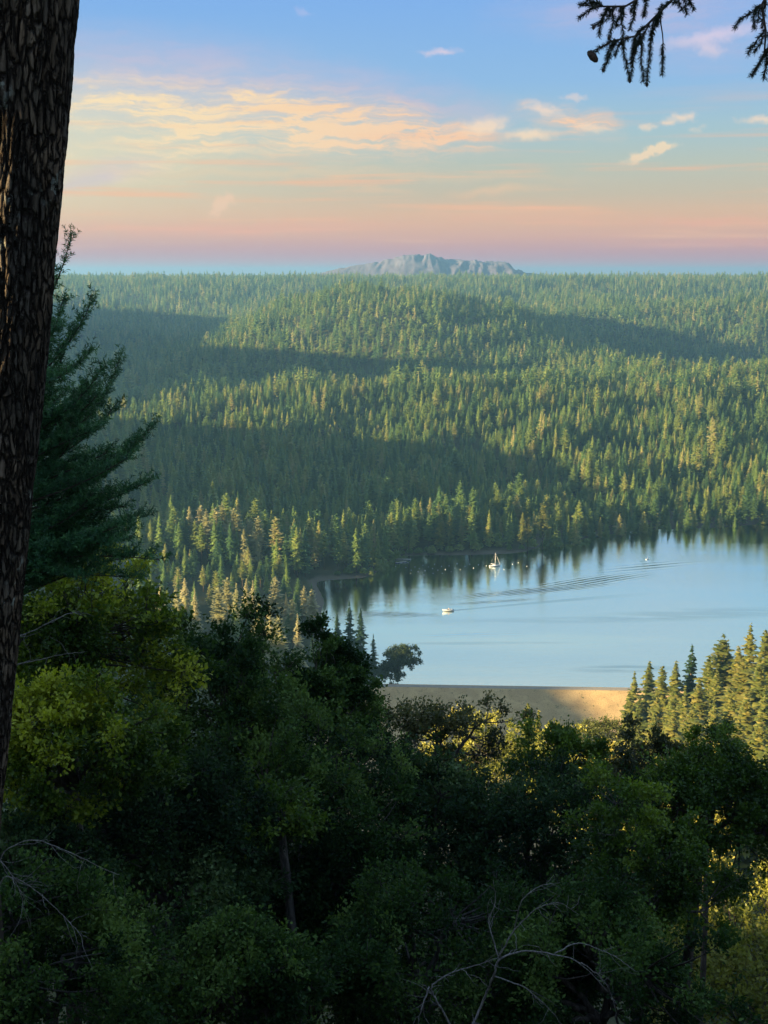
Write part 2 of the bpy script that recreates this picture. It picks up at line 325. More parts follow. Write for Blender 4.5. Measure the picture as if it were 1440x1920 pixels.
# ------------------------------------------------------------------ tree meshes
def conifer_crown(name, h, r, whorls, per, cards, seed, mat, bare=.12, round_=.0, droop=.25, csize=1.0):
    rs = np.random.RandomState(seed); V = []; T = []
    zs = h * (bare + (1 - bare) * (np.linspace(0, 1, whorls) ** .92)) ; n = 0; V_ = []; tint = []
    for i, z in enumerate(zs):
        f = (z / h - bare) / (1 - bare)
        prof = (1 - f) ** (.72 - .35 * round_) * (1 - (1 - min(1, f / .25)) ** 2 * (.45 + .2 * round_))
        R_ = r * max(prof, .03) * rs.uniform(.8, 1.15)
        a0 = rs.uniform(0, 6.28)
        for j in range(per):
            if rs.rand() < .10: continue
            a = a0 + 6.283 * j / per + rs.normal(0, .25); L = R_ * rs.uniform(.6, 1.22)
            d = np.array([math.cos(a), math.sin(a), 0]); s_ = np.array([-d[1], d[0], 0])
            tb = rs.uniform(0, 1); dz_ = rs.normal(0, .45 * h / whorls)
            for c in range(cards):
                t0 = (c + .1) / cards; p = d * L * t0; p[2] = z - droop * L * t0 + (.25 * L * t0 if f > .6 else 0) + dz_ + rs.normal(0, .12 * h / whorls)
                wd = csize * (.34 * L * (1.15 - t0) + .22 * r * .5) * rs.uniform(.7, 1.3); ln = csize * (L / cards) * rs.uniform(1.1, 1.8) + .1
                tip = p + d * ln + np.array([0, 0, -droop * ln * rs.uniform(.2, 1.6)]) + s_ * rs.normal(0, .2 * wd)
                up = np.array([0, 0, rs.uniform(-.05, .5) * wd])
                V_ += [p + s_ * wd * rs.uniform(.6, 1.1) - up, p - s_ * wd * rs.uniform(.6, 1.1) - up, tip, p + d * ln * .45 + np.array([0, 0, .18 * wd])]
                T += [(n, n + 3, n + 2), (n + 3, n + 1, n + 2), (n, n + 1, n + 3)]; n += 4; tint += [np.clip(tb + rs.normal(0, .18), 0, 1)] * 4
    # leader
    V_ += [(.12, 0, h * .93), (-.06, .1, h * .93), (-.06, -.1, h * .93), (0, 0, h * 1.02)]; T += [(n, n + 1, n + 3), (n + 1, n + 2, n + 3), (n + 2, n, n + 3)]; tint += [.6] * 4
    return mesh_np(name, np.array(V_), np.array(T), tint=tint, mat=mat)
def trunk_mesh(name, h, r, mat, k=6):
    m = MB(); zs = np.linspace(-1.2, h * .93, 7)
    m.tube([(.0, .0, z) for z in zs], [r * (1 - .93 * max(z, 0) / h) * (1.25 if z < 0 else 1) for z in zs], k); return m.mesh(name, mat, True)
def leaf_quads(P, D, L, Wd, rs, up=.5):
    """rhombic folded leaves at P growing along D"""
    n = len(P); D = D / (np.linalg.norm(D, axis=1)[:, None] + 1e-9)
    N = rs.normal(0, 1, (n, 3)); N[:, 2] += up * 2
    Sd = np.cross(D, N); Sd /= np.linalg.norm(Sd, axis=1)[:, None] + 1e-9; Nn = np.cross(Sd, D)
    L = L[:, None]; Wd = Wd[:, None]
    V = np.stack([P, P + D * L * .45 + Sd * Wd / 2 + Nn * Wd * .12, P + D * L, P + D * L * .45 - Sd * Wd / 2 + Nn * Wd * .12], 1).reshape(-1, 3)
    i = np.arange(n)[:, None] * 4; return V, i + np.array([[0, 1, 2]]), i + np.array([[0, 2, 3]])
def lobes(rs, n, amp): return [(rs.normal(0, 1, 3), rs.uniform(.4, 1) * amp) for _ in range(n)]
def oak(name, label, cat, base, C, rad, ncl, nleaf, leaf, mat, seed, bark, group=None, cone=0.0, clr=.42, shell=.5, twig=.35, upl=.35, branch_r=.16, gaps=.0, flat=.8, link_parts=True):
    """a broadleaf tree: trunk, limbs to every leaf cluster, leaves on short twigs in each cluster"""
    rs = np.random.RandomState(seed); base = np.array(base, float); C = np.array(C, float); rad = np.array(rad, float)
    lb = [(v / np.linalg.norm(v), a) for v, a in lobes(rs, 9, .5)]
    cl = []
    while len(cl) < ncl:
        v = rs.normal(0, 1, 3); v /= np.linalg.norm(v)
        if v[2] < -.75: continue
        q = 1 + sum(a * max(0, v @ d) ** 4 for d, a in lb) - .24
        t = q * (shell + (1 - shell) * rs.rand() ** .5) * rs.uniform(.86, 1.06)
        p = v * t
        if cone: p[:2] *= (1 - cone * (p[2] * .5 + .5)) * 1.15
        if gaps and math.sin(p[0] * 4.1 + seed) * math.sin(p[1] * 3.7 + 2) * math.sin(p[2] * 4.5 + seed * 2) > gaps: continue
        cl.append(p)
    cl = np.array(cl) * rad
    root = empty(name, base, label, cat, group)
    rel = C - base
    # skeleton
    wood = MB(); top = rel + np.array([rs.normal(0, .1) * rad[0], rs.normal(0, .1) * rad[1], rad[2] * .15])
    H = np.linalg.norm(rel); fork = rel * np.array([.55, .55, 1]) - np.array([0, 0, rad[2] * .75]); 
    if fork[2] < .25 * rel[2]: fork[2] = .25 * rel[2]
    tt = np.linspace(0, 1, 7)[:, None]; bend = np.array([rs.normal(0, .25), rs.normal(0, .25), 0])
    tr = fork * tt + np.sin(tt * 3.14) * bend * np.clip(H * .08, .1, 1); tr[0, 2] = -.5
    tw = min(branch_r, .05 + .035 * rad[0]) if branch_r < .18 else branch_r
    trunk = MB(); trunk.tube(tr, np.linspace(tw * 1.5, tw, 7), 8)
    nl = 7; limbs = []
    for i in range(nl):
        tgt = cl[rs.randint(len(cl))] * .72 + rel if i else top
        mid = (fork + tgt) / 2 + np.array([rs.normal(0, .1), rs.normal(0, .1), .12]) * rad
        s = np.linspace(0, 1, 8)[:, None]; P = fork * (1 - s) ** 2 + 2 * s * (1 - s) * mid + tgt * s ** 2 + rs.normal(0, .02, (8, 3)) * rad
        P[0] = fork; wood.tube(P, np.linspace(tw * .75, tw * .2, 8), 6); limbs.append(P)
    LP = np.vstack(limbs)
    for p in cl:
        q = p + rel; d = np.linalg.norm(LP - q, axis=1) + .35 * np.maximum(0, LP[:, 2] - q[2]); j = int(np.argmin(d)); a = LP[j]
        mid = (a + q) / 2 + rs.normal(0, .08, 3) * np.linalg.norm(q - a) + np.array([0, 0, -.06 * np.linalg.norm(q - a)])
        s = np.linspace(0, 1, 5)[:, None]; wood.tube(a * (1 - s) ** 2 + 2 * s * (1 - s) * mid + q * s ** 2, np.linspace(tw * .22, tw * .05, 5), 4, False)
    # leaves
    m = len(cl); ntw = 9; cr = clr * rs.uniform(.6, 1.3, m)
    tdir = rs.normal(0, 1, (m, ntw, 3)); tdir[:, :, 2] *= flat; tdir += (cl / rad)[:, None] * .8; tdir[:, :, 2] += upl
    tdir /= np.linalg.norm(tdir, axis=2)[:, :, None]
    T0 = np.broadcast_to((cl + rel)[:, None], tdir.shape).reshape(-1, 3); TD = tdir.reshape(-1, 3); TL = np.repeat(cr, ntw) * rs.uniform(.6, 1.4, m * ntw)
    per = max(3, nleaf // ntw)
    u = rs.uniform(.15, 1.0, (m * ntw, per)); P = T0[:, None] + TD[:, None] * (u * TL[:, None])[:, :, None] + rs.normal(0, 1, (m * ntw, per, 3)) * (clr * .16)
    P[:, :, 2] -= .10 * u ** 2 * TL[:, None]
    D = TD[:, None] * .7 + rs.normal(0, .75, P.shape)
    P = P.reshape(-1, 3); D = D.reshape(-1, 3); n = len(P)
    L = leaf * rs.uniform(.6, 1.35, n); V, a_, b_ = leaf_quads(P, D, L, L * rs.uniform(.5, .75, n), rs)
    cu = cl / rad; ct = np.clip(.45 + .33 * np.sin(cu[:, 0] * 3.1 + seed) * np.cos(cu[:, 1] * 2.7 + seed * 2) + .25 * np.sin(cu[:, 2] * 4.3 + seed) + rs.normal(0, .2, m), 0, 1); tint = np.repeat(np.clip(np.repeat(ct, ntw * per) + rs.normal(0, .12, n), 0, 1), 4)
    # twigs as thin strips
    k_ = len(T0); sd_ = np.cross(TD, [0, 0, 1.]); sd_ /= np.linalg.norm(sd_, axis=1)[:, None] + 1e-9
    wd = .006 + .01 * clr
    tv = np.stack([T0 - sd_ * wd, T0 + sd_ * wd, T0 + TD * TL[:, None] * .9 + [0, 0, -.0], T0 + np.array([0, 0, wd])], 1).reshape(-1, 3)
    i = np.arange(k_)[:, None] * 4; wood.add(tv, [], np.vstack([i + np.array([[0, 1, 2]]), i + np.array([[0, 2, 3]]), i + np.array([[1, 3, 2]])]))
    link('trunk', trunk.mesh('trunk', bark, True), root)
    link('branches', wood.mesh('branches', bark, True), root)
    link('crown', mesh_np('crown', V, [np.vstack([a_, b_])], tint=tint, mat=mat), root)
    return root
# ------------------------------------------------------------------ the ground
def axis(lo, hi, near, far, c=0.0, g=.03):
    r = [c]; 
    while r[-1] < hi: r.append(r[-1] + min(far, near + g * abs(r[-1] - c)))
    l = [c]
    while l[-1] > lo: l.append(l[-1] - min(far, near + g * abs(l[-1] - c)))
    return np.array(l[:0:-1] + r)
gx = axis(-5000, 5000, 2.0, 60, 0, .022)
gy = axis(-400, 9000, 1.5, 42, 0, .012)
gx = np.concatenate([[-24000, -12000], gx, [12000, 24000]]); gy = np.concatenate([gy, [14000, 24000]])
GX, GY = np.meshgrid(gx, gy); GZ = terr(GX, GY)
small = .35 * (nz(GX, GY, 23, 31) + .6 * nz(GX, GY, 9, 32)) * sstep(560, 300, GY) * (np.hypot(GX, GY) > 5)
V = np.stack([GX, GY, GZ + small], -1).reshape(-1, 3)
nx = len(gx); i = np.arange(len(gy) - 1)[:, None] * nx + np.arange(nx - 1)[None]; i = i.reshape(-1)
m, k = material('forest floor'); g = k.new('ShaderNodeNewGeometry'); tcg = k.new('ShaderNodeTexCoord')
n1 = k.noise(g.outputs['Position'], .05, 6); n2 = k.noise(g.outputs['Position'], 1.7, 6, .65)
c = k.mix(k.rng(n1.outputs[0], .4, .62), (.035, .05, .02, 1), (.07, .075, .03, 1)); c = k.mix(k.rng(n2.outputs[0], .45, .7), c, (.085, .065, .038, 1))
sx = k.new('ShaderNodeSeparateXYZ', {0: g.outputs['Position']})
nb = k.m('MULTIPLY', k.m('SUBTRACT', k.noise(g.outputs['Position'], .03, 3).outputs[0], .5), 2.4)
zz = k.m('ADD', sx.outputs[2], nb)
c = k.mix(k.m('MULTIPLY', k.rng(zz, 1.5, .7), k.rng(sx.outputs[1], 600, 640)), c, (.14, .12, .085, 1))
p = k.new('ShaderNodeBsdfPrincipled', {'Base Color': c, 'Roughness': .95, 'Specular IOR Level': .1})
k.put(p.inputs['Normal'], k.new('ShaderNodeBump', {'Height': n2.outputs[0], 'Strength': .7, 'Distance': .15}).outputs[0])
k.new('ShaderNodeOutputMaterial', {0: p.outputs[0]})
tag(link('ground', mesh_np('ground', V, np.stack([i, i + 1, i + nx + 1, i + nx], 1), mat=m, smooth=True)), kind='structure')
GRX, GRY, GRZ = gx, gy, GZ
def gz(x, y): return float(terr(np.array([x]), np.array([y]))[0])

# ------------------------------------------------------------------ the lake
m, k = material('lake water'); g = k.new('ShaderNodeNewGeometry'); pos = g.outputs['Position']
sp = k.new('ShaderNodeSeparateXYZ', {0: pos})
def frame(cx, cy, rot, sx_=1.0, sy_=1.0):
    return k.new('ShaderNodeMapping', {'Vector': pos, 'Location': (cx, cy, 0), 'Rotation': (0, 0, R(rot)), 'Scale': (sx_, sy_, 1)}, vector_type='TEXTURE').outputs[0]
big = k.noise(frame(0, 0, -4, 260, 42), 1.0, 4, .55).outputs[0]
fine = k.noise(frame(0, 0, 0, 1.5, .9), 1.0, 3, .6).outputs[0]
mid = k.noise(frame(0, 0, 10, 9, 3.4), 1.0, 4, .6).outputs[0]
calm = k.rng(big, .35, .62)
h = k.m('ADD', k.m('MULTIPLY', fine, k.m('ADD', k.m('MULTIPLY', calm, .05), .018)), k.m('MULTIPLY', mid, .075))
BOAT = on_water(840, 1146)
def train(px, py, rx, ry, rot, lam, amp, ang, curve=0.0):
    c0 = on_water(px, py); fr = frame(c0.x, c0.y, rot, rx, ry)
    ln = k.new('ShaderNodeVectorMath', {0: fr}, operation='LENGTH').outputs['Value']
    f2 = k.new('ShaderNodeSeparateXYZ', {0: frame(c0.x, c0.y, ang)})
    ph = k.m('ADD', k.m('MULTIPLY', f2.outputs[1], 6.283 / lam), k.m('ADD', k.m('MULTIPLY', k.m('MULTIPLY', f2.outputs[0], f2.outputs[0]), curve), k.m('MULTIPLY', mid, 2.5)))
    return k.m('MULTIPLY', k.m('SINE', ph), k.rng(ln, 0.0, 1.0, amp, 0.0))
for a in [(1010, 1107, 78, 11, 19, 3.4, .13, 27, .0006), (1120, 1088, 60, 15, 24, 4.6, .15, 33, .0004), (1220, 1062, 55, 16, 24, 7, .10, 20, 0), (740, 1152, 45, 10, -3, 3.0, .06, -12, .0004), (930, 1128, 45, 5, 14, 2.6, .07, 22, 0), (880, 1190, 60, 7, 4, 4.5, .03, 8, 0)]:
    h = k.m('ADD', h, train(*a))
bump = k.new('ShaderNodeBump', {'Height': h, 'Strength': 1.0, 'Distance': 1.0})
# wind-ruffled darker patches and the smooth wake
def patch(px, py, rx, ry, rot, amp):
    c0 = on_water(px, py); ln = k.new('ShaderNodeVectorMath', {0: frame(c0.x, c0.y, rot, rx, ry)}, operation='LENGTH').outputs['Value']
    return k.m('MULTIPLY', k.rng(ln, 1.0, .35), amp)
wob = k.noise(frame(0, 0, -3, 60, 9), 1.0, 4).outputs[0]
pt = k.m('ADD', k.m('ADD', patch(1170, 1254, 34, 8, 3, 1.0), patch(900, 1206, 60, 4, 1, .45)), k.m('ADD', patch(1330, 1150, 90, 16, 6, .55), patch(1120, 1162, 110, 10, 2, .4)))
pt = k.m('MULTIPLY', pt, k.rng(wob, .3, .55))
wk = frame(BOAT.x, BOAT.y, 21); wsp = k.new('ShaderNodeSeparateXYZ', {0: wk})
wid = k.m('ADD', k.m('MULTIPLY', wsp.outputs[0], .022), 1.0)
bend = k.m('ADD', wsp.outputs[1], k.m('MULTIPLY', k.m('MULTIPLY', wsp.outputs[0], wsp.outputs[0]), .00035))
wake = k.m('MULTIPLY', k.m('MULTIPLY', k.rng(k.m('ABSOLUTE', k.m('DIVIDE', bend, wid)), 1.6, .5), k.rng(wsp.outputs[0], -.5, 3.0)), k.rng(wsp.outputs[0], 150, 60))
foam = k.m('MULTIPLY', k.m('MULTIPLY', wake, k.rng(wsp.outputs[0], 16, 1)), k.rng(k.noise(pos, 1.3, 4).outputs[0], .42, .6))
body = k.mix(k.m('MINIMUM', k.m('ADD', k.m('MULTIPLY', pt, .9), k.m('MULTIPLY', wake, .55)), 1.0), WATER_A, WATER_B)
body = k.mix(foam, body, (.75, .8, .82, 1))
lw = k.new('ShaderNodeFresnel', {'IOR': 1.6, 'Normal': bump.outputs[0]})
fr_ = k.m('MINIMUM', k.m('ADD', k.m('MULTIPLY', lw.outputs[0], WATER_F), WATER_F0), 1.0)
fr_ = k.m('MULTIPLY', fr_, k.m('SUBTRACT', 1.0, k.m('MINIMUM', k.m('ADD', k.m('ADD', k.m('MULTIPLY', foam, .9), k.m('MULTIPLY', pt, .35)), k.m('MULTIPLY', wake, .28)), 1.0)))
df = k.new('ShaderNodeBsdfDiffuse', {0: body, 'Normal': bump.outputs[0]}); gl = k.new('ShaderNodeBsdfGlossy', {0: (.90, 1.0, .96, 1), 'Roughness': .08, 'Normal': bump.outputs[0]})
mx = k.new('ShaderNodeMixShader', {0: fr_, 1: df.outputs[0], 2: gl.outputs[0]}); k.new('ShaderNodeOutputMaterial', {0: mx.outputs[0]})
cen = LAKE.mean(0); pts = []
for i, (x, y) in enumerate(LAKE):
    if y < 640: pts.append((x if x < 0 else x + (6 if x < 160 else 30), y + (-4.5 if x > 0 else -2)))
    else:
        d = np.array([x, y]) - cen; d /= np.linalg.norm(d); pts.append((x + d[0] * 16, y + d[1] * 16))
bm = bmesh.new(); bm.faces.new([bm.verts.new((x, y, 0)) for x, y in pts]); bmesh.ops.triangulate(bm, faces=bm.faces[:]); bmesh.ops.recalc_face_normals(bm, faces=bm.faces[:])
me = bpy.data.meshes.new('water'); bm.to_mesh(me); me.materials.append(m)
if me.polygons[0].normal.z < 0: me.flip_normals()
tag(link('water', me), kind='structure')

# ------------------------------------------------------------------ the dam
def dam_line(x): return 594 - .05 * (x - 60)
m, k = material('dry grass on dam'); tcd = k.new('ShaderNodeTexCoord'); n1 = k.noise(tcd.outputs['Object'], .12, 5); n2 = k.noise(tcd.outputs['Object'], 1.6, 6, .7)
c = k.mix(k.rng(n1.outputs[0], .38, .62), (.62, .43, .20, 1), (.50, .34, .16, 1)); c = k.mix(k.rng(n2.outputs[0], .5, .68), c, (.36, .24, .11, 1)); c = k.mix(k.rng(k.noise(tcd.outputs['Object'], .5, 5, .7).outputs[0], .58, .7), c, (.13, .14, .05, 1))
p = k.new('ShaderNodeBsdfPrincipled', {'Base Color': c, 'Roughness': .95, 'Specular IOR Level': .05}); k.put(p.inputs['Normal'], k.new('ShaderNodeBump', {'Height': n2.outputs[0], 'Strength': .8, 'Distance': .3}).outputs[0]); k.new('ShaderNodeOutputMaterial', {0: p.outputs[0]})
rt = empty('dam', (60, 594, 0), 'long earth dam with dry golden grass, its left half in shade, holding the lake', 'dam')
xs = np.linspace(-44, 170, 90); rg = []
for s_, z_ in [(9, -3.5), (3.2, 3.3), (2.6, 3.5), (-2.6, 3.5), (-3.2, 3.3), (-14, -1.0), (-40, -10.8), (-70, -22), (-110, -36)]:
    rg.append([(x - 60, dam_line(x) - 594 + s_, z_ + (.25 * math.sin(x * .31) * (z_ < 0))) for x in xs])
mb = MB(); mb.rings(rg, False); o = mb.build('embankment', m, rt, True)
mb = MB(); mb.rings([[(x - 60, dam_line(x) - 594 + s_, 3.53 + .05 * (abs(s_) < 1)) for x in xs] for s_ in (1.9, .5, -.5, -1.9)], False)
mb.build('crest_road', simple('gravel', (.34, .29, .22), .95, var=.3, scale=.8), rt)

# ------------------------------------------------------------------ far mountain
mp_ = [(560, 519), (600, 512), (640, 500), (690, 492), (715, 486), (740, 479), (757, 471), (775, 470), (790, 473), (806, 470), (822, 476), (840, 478), (862, 480), (875, 484), (890, 481), (905, 486), (917, 482), (930, 483), (945, 482), (955, 489), (966, 500), (990, 510), (1040, 516), (1100, 519)]
rs = np.random.RandomState(5); YM = 6250.
px = np.array([p[0] for p in mp_], float); pz = np.array([p[1] for p in mp_], float)
qx = np.linspace(560, 1100, 220); qz = np.interp(qx, px, pz); win = np.interp(qx, [560, 640, 960, 1060, 1100], [0, .35, 1, .3, 0])
rows = []; nr = 44
def ridged(a, b, L, sd_): return 1 - np.abs(nz(a + 9 * nz(a, b, L * 2, sd_ + 3), b, L, sd_))
for j in range(nr):
    off = (j / (nr - 1) - .5) * 2; row = []
    rg_ = ridged(qx, qx * 0 + off * 60, 42, 61) * .55 + ridged(qx, qx * 0 + off * 60, 17, 62) * .3 + ridged(qx, qx * 0 + off * 60, 7, 63) * .15
    for i, (a, b) in enumerate(zip(qx, qz)):
        P = at(a, b, YM); hgt = P.z - 150; r_ = 1 - abs(off) ** 1.3
        row.append((P.x, YM + off * 760, 150 + hgt * r_ * (1 - .12 * win[i]) + (rg_[i] - .55) * 17 * win[i] * (1 - .5 * abs(off)) - (abs(off) > .97) * 80))
    rows.append(row)
m, k = material('mountain rock'); g = k.new('ShaderNodeNewGeometry'); n1 = k.noise(g.outputs['Position'], .004, 6, .7)
s3 = k.new('ShaderNodeSeparateXYZ', {0: g.outputs['Position']})
snow = k.m('MULTIPLY', k.rng(n1.outputs[0], .48, .6), k.rng(s3.outputs[2], 215, 260))
c = k.mix(snow, (.10, .08, .11, 1), (.14, .12, .15, 1)); p = k.new('ShaderNodeBsdfPrincipled', {'Base Color': c, 'Roughness': .95}); k.new('ShaderNodeOutputMaterial', {0: p.outputs[0]})
mb = MB(); mb.rings(rows, False); tag(mb.build('mountain', m, None, True), kind='structure')
# ------------------------------------------------------------------ conifers beyond the lake
def vis_x(y): return .33 * y + 70
def scatter(y0, y1, sp, seed, keep=1.0, xlo=None, xhi=None):
    rs = np.random.RandomState(seed)
    ys = np.arange(y0, y1, sp); out = []
    for y in ys:
        lo, hi = (-vis_x(y), vis_x(y)) if xlo is None else (xlo, xhi)
        xs_ = np.arange(lo, hi, sp); xs_ = xs_ + rs.uniform(-.48, .48, len(xs_)) * sp; out.append(np.stack([xs_, y + rs.uniform(-.48, .48, len(xs_)) * sp], 1))
    P = np.vstack(out); return P[rs.rand(len(P)) < keep], rs
def with_z(P): return np.column_stack([P, terr(P[:, 0], P[:, 1])])
CON = []   # templates: (trunk mesh, crown mesh)
for i, (h, r, wh, per, rd, dr) in enumerate([(32, 5.2, 24, 9, 0.1, .30), (32, 5.8, 22, 9, .5, .12), (30, 4.4, 26, 8, 0, .35), (33, 5.4, 20, 8, .8, .05), (31, 4.9, 24, 9, .3, .25)]):
    CON.append((trunk_mesh('trunk', h, .42, M_bark), conifer_crown('crown', h, r, wh, per, 3, 100 + i, M_con, [.12, .3, .1, .38, .2][i], rd, dr), h))
LOW = []
hid = bpy.data.collections.new('forest_sources')   # not linked to the scene: read only by the forest objects
for i, (h, r, wh, per, rd, dr) in enumerate([(32, 6.0, 13, 7, 0.1, .3), (31, 6.8, 12, 7, .6, .1), (29, 5.4, 14, 7, .1, .3), (33, 6.4, 11, 7, .8, .05)]):
    me = conifer_crown('crown', h, r, wh, per, 2, 200 + i, M_con, [.1, .22, .1, .28][i], rd, dr, 1.15); LOW.append(me)
def broad_crown(name, h, r, n, seed, mat):
    rs = np.random.RandomState(seed); V = []; T = []; tint = []; q = 0
    lb = [(v / np.linalg.norm(v), a) for v, a in lobes(rs, 7, .4)]
    for _ in range(n):
        v = rs.normal(0, 1, 3); v /= np.linalg.norm(v); v[2] = abs(v[2]) * 1.1 - .25
        s_ = (1 + sum(a * max(0, v @ d) ** 3 for d, a in lb) - .2) * rs.uniform(.55, 1.0)
        p = np.array([v[0] * r, v[1] * r, h * .48 + v[2] * h * .48]) * [s_, s_, 1] ; p[2] = max(.4, p[2] * (.75 + .25 * s_))
        a = rs.normal(0, 1, (3, 3)); a /= np.linalg.norm(a, axis=1)[:, None]; sz = r * rs.uniform(.16, .32)
        V += [p + a[0] * sz, p + a[1] * sz, p + a[2] * sz]; T.append((q, q + 1, q + 2)); q += 3; tint += [rs.rand()] * 3
    return mesh_np(name, np.array(V), np.array(T), tint=tint, mat=mat)
BRO = [broad_crown('crown', 15, 6.5, 420, 300 + i, M_broad) for i in range(3)]
LOWB = [broad_crown('crown', 14, 6.5, 170, 310 + i, M_broad) for i in range(2)]
def forest(name, P, meshes, hs, seed, label, group, cat):
    rs = np.random.RandomState(seed); n = len(P)
    me = bpy.data.meshes.new(name); me.vertices.add(n); me.vertices.foreach_set('co', P.astype(np.float32).reshape(-1))
    for nm, typ, dat in (('rotz', 'FLOAT', rs.uniform(0, 6.28, n)), ('siz', 'FLOAT', hs), ('pick', 'INT', rs.randint(0, len(meshes), n))):
        a = me.attributes.new(nm, typ, 'POINT'); a.data.foreach_set('value', np.asarray(dat, np.float32 if typ == 'FLOAT' else np.int32))
    o = link(name, me); tag(o, label, cat, group, 'stuff')
    ng = bpy.data.node_groups.new(name, 'GeometryNodeTree'); ng.interface.new_socket('Geometry', in_out='INPUT', socket_type='NodeSocketGeometry'); ng.interface.new_socket('Geometry', in_out='OUTPUT', socket_type='NodeSocketGeometry')
    N = ng.nodes; L = ng.links; gi = N.new('NodeGroupInput'); go = N.new('NodeGroupOutput')
    def att(nm, t): a = N.new('GeometryNodeInputNamedAttribute'); a.data_type = t; a.inputs[0].default_value = nm; return a.outputs[0]
    jn = N.new('GeometryNodeJoinGeometry'); pk = att('pick', 'INT'); ro = N.new('ShaderNodeCombineXYZ'); L.new(att('rotz', 'FLOAT'), ro.inputs[2])
    sz = att('siz', 'FLOAT')
    for i, mm in enumerate(meshes):
        ob = bpy.data.objects.new('source', mm); hid.objects.link(ob)
        oi = N.new('GeometryNodeObjectInfo'); oi.inputs[0].default_value = ob; oi.inputs['As Instance'].default_value = True
        cmp = N.new('FunctionNodeCompare'); cmp.data_type = 'INT'; cmp.operation = 'EQUAL'; L.new(pk, cmp.inputs[2]); cmp.inputs[3].default_value = i
        ip = N.new('GeometryNodeInstanceOnPoints'); L.new(gi.outputs[0], ip.inputs['Points']); L.new(cmp.outputs[0], ip.inputs['Selection']); L.new(oi.outputs['Geometry'], ip.inputs['Instance']); L.new(ro.outputs[0], ip.inputs['Rotation']); L.new(sz, ip.inputs['Scale'])
        L.new(ip.outputs[0], jn.inputs[0])
    L.new(jn.outputs[0], go.inputs[0]); md = o.modifiers.new('scatter', 'NODES'); md.node_group = ng
    return o
land = lambda P, lo=4: P[sdist(P[:, 0], P[:, 1]) > lo]
# near shore rows first: the individuals
Pn, rs = scatter(800, 1250, 8.2, 1, .93); Pn = land(Pn, 5); Pn = Pn[(Pn[:, 1] > 828)]
dshore = sdist(Pn[:, 0], Pn[:, 1]); apparent = Pn[:, 1] + dshore * .9
inview = np.abs(Pn[:, 0]) < .31 * Pn[:, 1]
order = np.argsort(np.where(inview, apparent, 1e9)); NIND = N_SHORE
ind, rest = Pn[order[:NIND]], Pn[order[NIND:]]
Pm, _ = scatter(1250, 1900, 9.2, 2, .95); Pf, _ = scatter(1900, 3000, 11.5, 3, .95); Pg, _ = scatter(3000, 5400, 15.5, 4, .97)
brm = lambda P: (G(P[:, 0], P[:, 1], 190, 2230, 200, 150) + G(P[:, 0], P[:, 1], 330, 2750, 260, 160) + G(P[:, 0], P[:, 1], -20, 1600, 140, 60) * .5)
allm = np.vstack([rest, Pm, Pf, Pg]); isb = (np.random.RandomState(8).rand(len(allm)) < .05 + .75 * brm(allm))
rs = np.random.RandomState(12); Z3 = with_z(allm); hs = rs.uniform(.55, 1.05, len(allm)) * (1 + .12 * (rs.rand(len(allm)) < .1))
hs *= .82 + .2 * nz(allm[:, 0], allm[:, 1], 120, 50)
hs = hs * np.where(rs.rand(len(allm)) < .05, 1.3, 1); hs = np.clip(hs, .4, 1.3) * np.where(allm[:, 1] > 3000, 1.05, 1)
near_ = allm[:, 1] < 1500
forest('conifer_forest', Z3[~isb & ~near_], LOW, hs[~isb & ~near_], 1, 'dense evergreen forest covering the far hills up to the skyline', 'forest beyond the lake', 'forest')
forest('conifer_forest', Z3[~isb & near_], [c[1] for c in CON], hs[~isb & near_], 3, 'evergreen forest rising behind the far shoreline trees', 'forest beyond the lake', 'forest')
forest('broadleaf_woodland', Z3[isb], LOWB, hs[isb] * .95, 2, 'paler round-crowned woodland scattered among the far conifers', 'forest beyond the lake', 'forest')

def conifer(x, y, s, v, label, group, mat=None, z=None, sx=1.0):
    tm, cm, h = CON[v]
    o = empty('conifer_tree', (x, y, (gz(x, y) if z is None else z) - .3), label, 'conifer', group, rs.uniform(0, 6.28)); o.scale = (s * sx, s * sx, s)
    link('trunk', tm, o); c = link('crown', cm if mat is None else variant(cm, mat), o); return o
_var = {}
def variant(me, mat):
    k_ = (me.name, mat.name)
    if k_ not in _var: c = me.copy(); c.materials.clear(); c.materials.append(mat); _var[k_] = c
    return _var[k_]
for j, (x, y) in enumerate(ind):
    # the pale lit stand on the left, the lit stand on the point, the shaded rest
    u_ = x / y
    if u_ < -.10: lab, gr = 'evergreen on the far slope left of the lake in blue haze', 'conifers on the slope left of the lake'
    elif u_ < .02: lab, gr = 'tall shaded evergreen along the hazy far shore behind the floating dock', 'shaded conifers behind the floating dock'
    elif u_ < .19: lab, gr = 'tall evergreen with sunlit top on the far shoreline behind the white sailboat', 'conifers on the shoreline behind the sailboat'
    else: lab, gr = 'dark evergreen on the far shore where the lake meets the right edge', 'conifers on the far shore at the right'
    if sdist(np.array([x]), np.array([y]))[0] < 17: lab = lab.replace('evergreen', 'front-row evergreen at the waterline').replace('tall ', '').replace(' far shoreline', ' shore').replace(' far shore', ' shore'); gr = 'front row of ' + gr
    s_ = rs.uniform(.72, 1.12); v = rs.randint(0, 5)
    conifer(x, y, s_, v, lab, gr, M_pale if (u_ < -.10 and y < 1010 and rs.rand() < .3) else (M_conR if (.04 < u_ < .19 and rs.rand() < .6) else None))  # lighter foliage paints sunlight onto some of these trees
